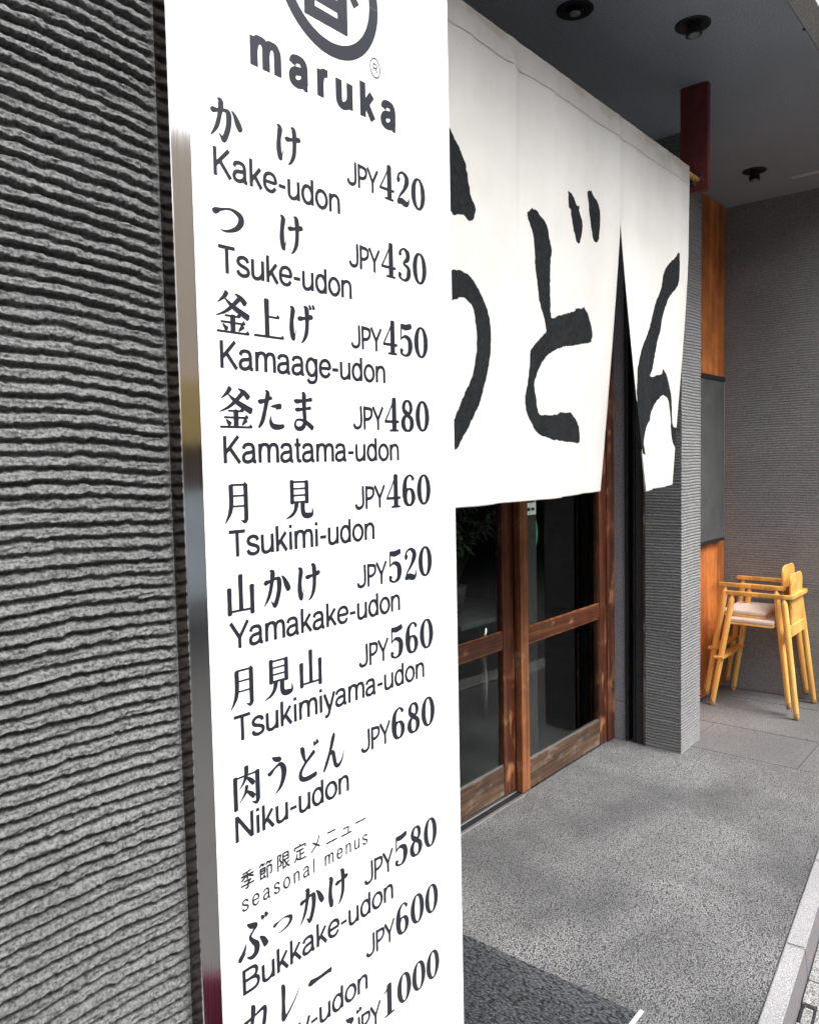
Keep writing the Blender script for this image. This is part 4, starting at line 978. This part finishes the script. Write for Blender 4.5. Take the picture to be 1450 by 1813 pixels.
# ================================================================== HIGH CHAIRS
def make_chair():
    c = empty('stacking_high_chair', (0, 0, 0), '', 'high chair', 'stacked wooden high chairs')
    for sx in (-1, 1):
        for (fy, ty) in ((.237, .132), (-.237, -.158)):
            f = Vector((sx*.193, fy, 0)); t = Vector((sx*.166, ty, .652)); d = t-f
            bm = bmesh.new()
            add_path(bm, [f, f+d*.012, f+d*.5, f+d*.97, t, t+d*.022, t+d*.036], [.0132, .0152, .0178, .0176, .0160, .0090, .0070], 14)
            build('leg', bm, M['chair_leg'], c, True)
    for sx in (-1, 1):
        bm = bmesh.new()
        pts = [(.166, .168), (.1665, -.155), (.150, -.203), (.128, -.205), (.142, -.148), (.142, .168)]
        vv = []
        for z in (.674, .699):
            vv.append([bm.verts.new((sx*(px_+.009), py_, z)) for px_, py_ in pts])
        bm.faces.new(vv[0]); bm.faces.new(vv[1][::-1])
        for i in range(6): bm.faces.new((vv[0][i], vv[0][(i+1) % 6], vv[1][(i+1) % 6], vv[1][i]))
        bmesh.ops.recalc_face_normals(bm, faces=bm.faces); bmesh.ops.bevel(bm, geom=bm.edges[:], offset=.004, segments=2, affect='EDGES')
        build('arm', bm, M['chair_wood'], c)
    box('back_rail', -.136, .136, -.205, -.181, .675, .699, M['chair_wood'], c, .004, 2)
    # backrest plate with round top
    bm = bmesh.new(); w, zt, zb, r = .125, .812, .455, .055
    out = [(-w*.86, zb), (w*.86, zb)]
    for k in range(8): a = k*math.pi/2/7; out.append((w-r+r*math.cos(a), zt-r+r*math.sin(a)))
    for k in range(8): a = math.pi/2+k*math.pi/2/7; out.append((-w+r+r*math.cos(a), zt-r+r*math.sin(a)))
    def yb(x, z): return -.176 + (zt-z)*(-.01) + .018*(x/w)**2*0
    A = [bm.verts.new((x, yb(x, z)-.0055, z)) for x, z in out]; B = [bm.verts.new((x, yb(x, z)+.0055, z)) for x, z in out]
    bm.faces.new(A); bm.faces.new(B[::-1])
    for i in range(len(out)): bm.faces.new((A[i], A[(i+1) % len(out)], B[(i+1) % len(out)], B[i]))
    bmesh.ops.recalc_face_normals(bm, faces=bm.faces); bmesh.ops.bevel(bm, geom=[e for e in bm.edges if e.calc_face_angle(0) > 1], offset=.003, segments=2, affect='EDGES')
    build('backrest', bm, M['chair_wood'], c)
    box('lower_back_panel', -.165, .165, -.189, -.175, .452, .520, M['chair_wood'], c, .003, 2)
    box('seat_board', -.168, .168, -.098, .150, .500, .511, M['chair_wood'], c, .003)
    bm = bmesh.new(); add_box(bm, -.166, .166, -.097, .152, .511, .538, .010, 4); build('seat_cushion', bm, M['cushion'], c, True)
    box('footrest', -.205, .205, .165, .222, .288, .304, M['chair_wood'], c, .004, 2)
    return c
ch1 = make_chair(); ch1.location = (4.945, 1.405, 0)
ch1['label'] = 'lower honey coloured wooden high chair of the stack, its feet on the pavement'
ch2 = ch1.copy(); C.objects.link(ch2); ch2.location = (5.002, 1.462, .0385)
ch2['label'] = 'upper honey coloured wooden high chair of the stack, nested on the other'
for q in list(ch1.children):
    n_ = q.copy(); C.objects.link(n_); n_.parent = ch2

# ================================================================== MAT, REFLECTED THINGS
mt = empty('entrance_mat', (1.5, 1.3, 0), 'dark coarse mat lying on the pavement in front of the doors', 'mat')
slab('mat_sheet', [(.75, .868), (1.945, .868), (1.945, 1.80), (.75, 1.80)], 0.0002, .0050, M['mat'], mt)
box('pale_edge', .75, 1.962, .856, .8675, 0.0002, .0056, M['white_strip'], mt, .001)

# paper notice and green hose behind the glass
box('paper', 3.27, 3.37, 2.020, 2.022, 1.23, 1.37, M['paper'], nt_)
for (a, b, c, d) in ((.012, .045, .02, .035), (.055, .085, .02, .035), (.02, .085, .06, .07), (.015, .035, .085, .11), (.05, .085, .085, .11)):
    box('mark', 3.27+a, 3.27+b, 2.0185, 2.0195, 1.23+c, 1.23+d, M['ink'], nt_)
box('post', 3.265, 3.375, 2.023, 2.035, 0, 1.38, M['interior'], nt_)
bm = bmesh.new()
add_path(bm, [(3.42+.05*math.sin(a), 2.08, 1.13+.09*math.cos(a)) for a in [2*math.pi*i/26 for i in range(27)]], [.008]*27, 10)
add_tube(bm, (3.42, 2.08, 1.04), (3.42, 2.08, 0), .012)
tag(build('hose_reel', bm, M['green'], None, True), 'green hoop on a stand dimly seen behind the right glass door', 'hose')

# across the street: beige building and dark trees that the steel edge and the glass mirror
fb = empty('beige_building', (3, -8, -.2), 'beige rendered building across the street', 'building')
box('upper_wall', -10, 8, -9, -6.4, 2.5, 5.4, M['beige_facade'], fb)
box('awning_band', -10, 8, -9, -6.3, 1.75, 2.498, M['mustard'], fb)
box('shopfront_band', -10, 8, -9, -6.42, 1.2, 1.748, M['brown'], fb)
box('sunlit_street_band', -10, 8, -9, -6.35, -.2, 1.198, M['street_band'], fb)  # pale band put in as the sunlit street mirrored by the steel edge
for i in range(5): box('window', -9+i*2.4, -7.6+i*2.4, -6.405, -6.35, 3.2, 4.4, M['window_dark'], fb, .004)
box('far_pavement', -12, 18, -6.39, -5.21, -.19, -.08, M['slab'], None); tag(bpy.data.objects['far_pavement'], kind='structure')
def tree(x, y, h, r, seed, label):
    t = empty('street_tree', (x, y, -.2), label, 'tree', 'trees across the street')
    rr_ = random.Random(seed); bm = bmesh.new()
    add_path(bm, [(x, y, -.2), (x+.05, y, h*.3), (x, y+.05, h*.6)], [.14, .11, .07], 10); build('trunk', bm, M['bark'], t, True)
    bm = bmesh.new()
    for _ in range(5200):
        a, b, q = rr_.uniform(0, 6.283), rr_.uniform(-1, 1), rr_.uniform(.35, 1)**.5
        s_ = math.sqrt(1-b*b); p = Vector((x+r*q*s_*math.cos(a), y+r*q*s_*math.sin(a), h*.6+r*1.2*q*b))
        d1_ = Vector((rr_.uniform(-1, 1), rr_.uniform(-1, 1), rr_.uniform(-1, 1))).normalized()*.16; d2_ = d1_.orthogonal().normalized()*.08
        bm.faces.new([bm.verts.new(p+v_) for v_ in (d1_, d2_, -d1_, -d2_)])
    build('crown', bm, M['leaf'], t)
tree(9.8, -4.6, 4.4, 1.9, 1, 'dark leafy tree across the street, nearest the beige building')
tree(11.6, -3.6, 3.6, 1.6, 3, 'low dark bushy tree between the two taller street trees')
tree(13.8, -4.5, 5.0, 2.3, 2, 'taller dark leafy tree further along the street')
def shrub(x, y, r, seed, label):
    t = empty('kerbside_shrub', (x, y, -.1), label, 'shrub', 'shrubs across the street')
    rr_ = random.Random(seed); bm = bmesh.new()
    for _ in range(5): add_path(bm, [(x, y, -.1), (x+rr_.uniform(-.3, .3), y+rr_.uniform(-.2, .2), .5), (x+rr_.uniform(-.6, .6), y+rr_.uniform(-.4, .4), 1.1)], [.03, .02, .008], 6)
    build('stems', bm, M['bark'], t)
    bm = bmesh.new()
    for _ in range(1500):
        a, b, q = rr_.uniform(0, 6.283), rr_.uniform(-1, 1), rr_.uniform(.3, 1)**.5
        s_ = math.sqrt(1-b*b); p = Vector((x+r*1.2*q*s_*math.cos(a), y+r*.7*q*s_*math.sin(a), .75+.85*q*b))
        d1_ = Vector((rr_.uniform(-1, 1), rr_.uniform(-1, 1), rr_.uniform(-1, 1))).normalized()*.085; d2_ = d1_.orthogonal().normalized()*.035
        bm.faces.new([bm.verts.new(p+v_) for v_ in (d1_, d2_, -d1_, -d2_)])
    build('foliage', bm, M['shrub_leaf'], t)
for i, (xx, yy, lab) in enumerate(((8.2, -4.9, 'low shrub across the street, closest to the beige building'), (10.0, -5.0, 'low shrub under the first street tree'), (11.9, -4.8, 'low shrub between the bushy tree and the tall tree'), (13.9, -5.0, 'low shrub furthest along the far kerb'))):
    shrub(xx, yy, .85, 40+i, lab)
bk = bmesh.new(); add_path(bk, [(1.28, -.16, -.08), (1.28, -.16, .20)], [.13, .17], 28)  # unseen bin, made up for the magenta reflection in the steel edge
bin_ = empty('added_magenta_bin', (1.28, -.16, -.08), 'unseen round magenta bin added for the tint mirrored in the steel edge', 'bin')
build('bin_body', bk, M['magenta'], bin_)
bm = bmesh.new(); add_tube(bm, (1.28, -.16, .200), (1.28, -.16, .206), .160, n=28); build('bin_dark_cap', bm, M['black_lamp'], bin_)  # black disc over the sunlit top, imitating a dark inside
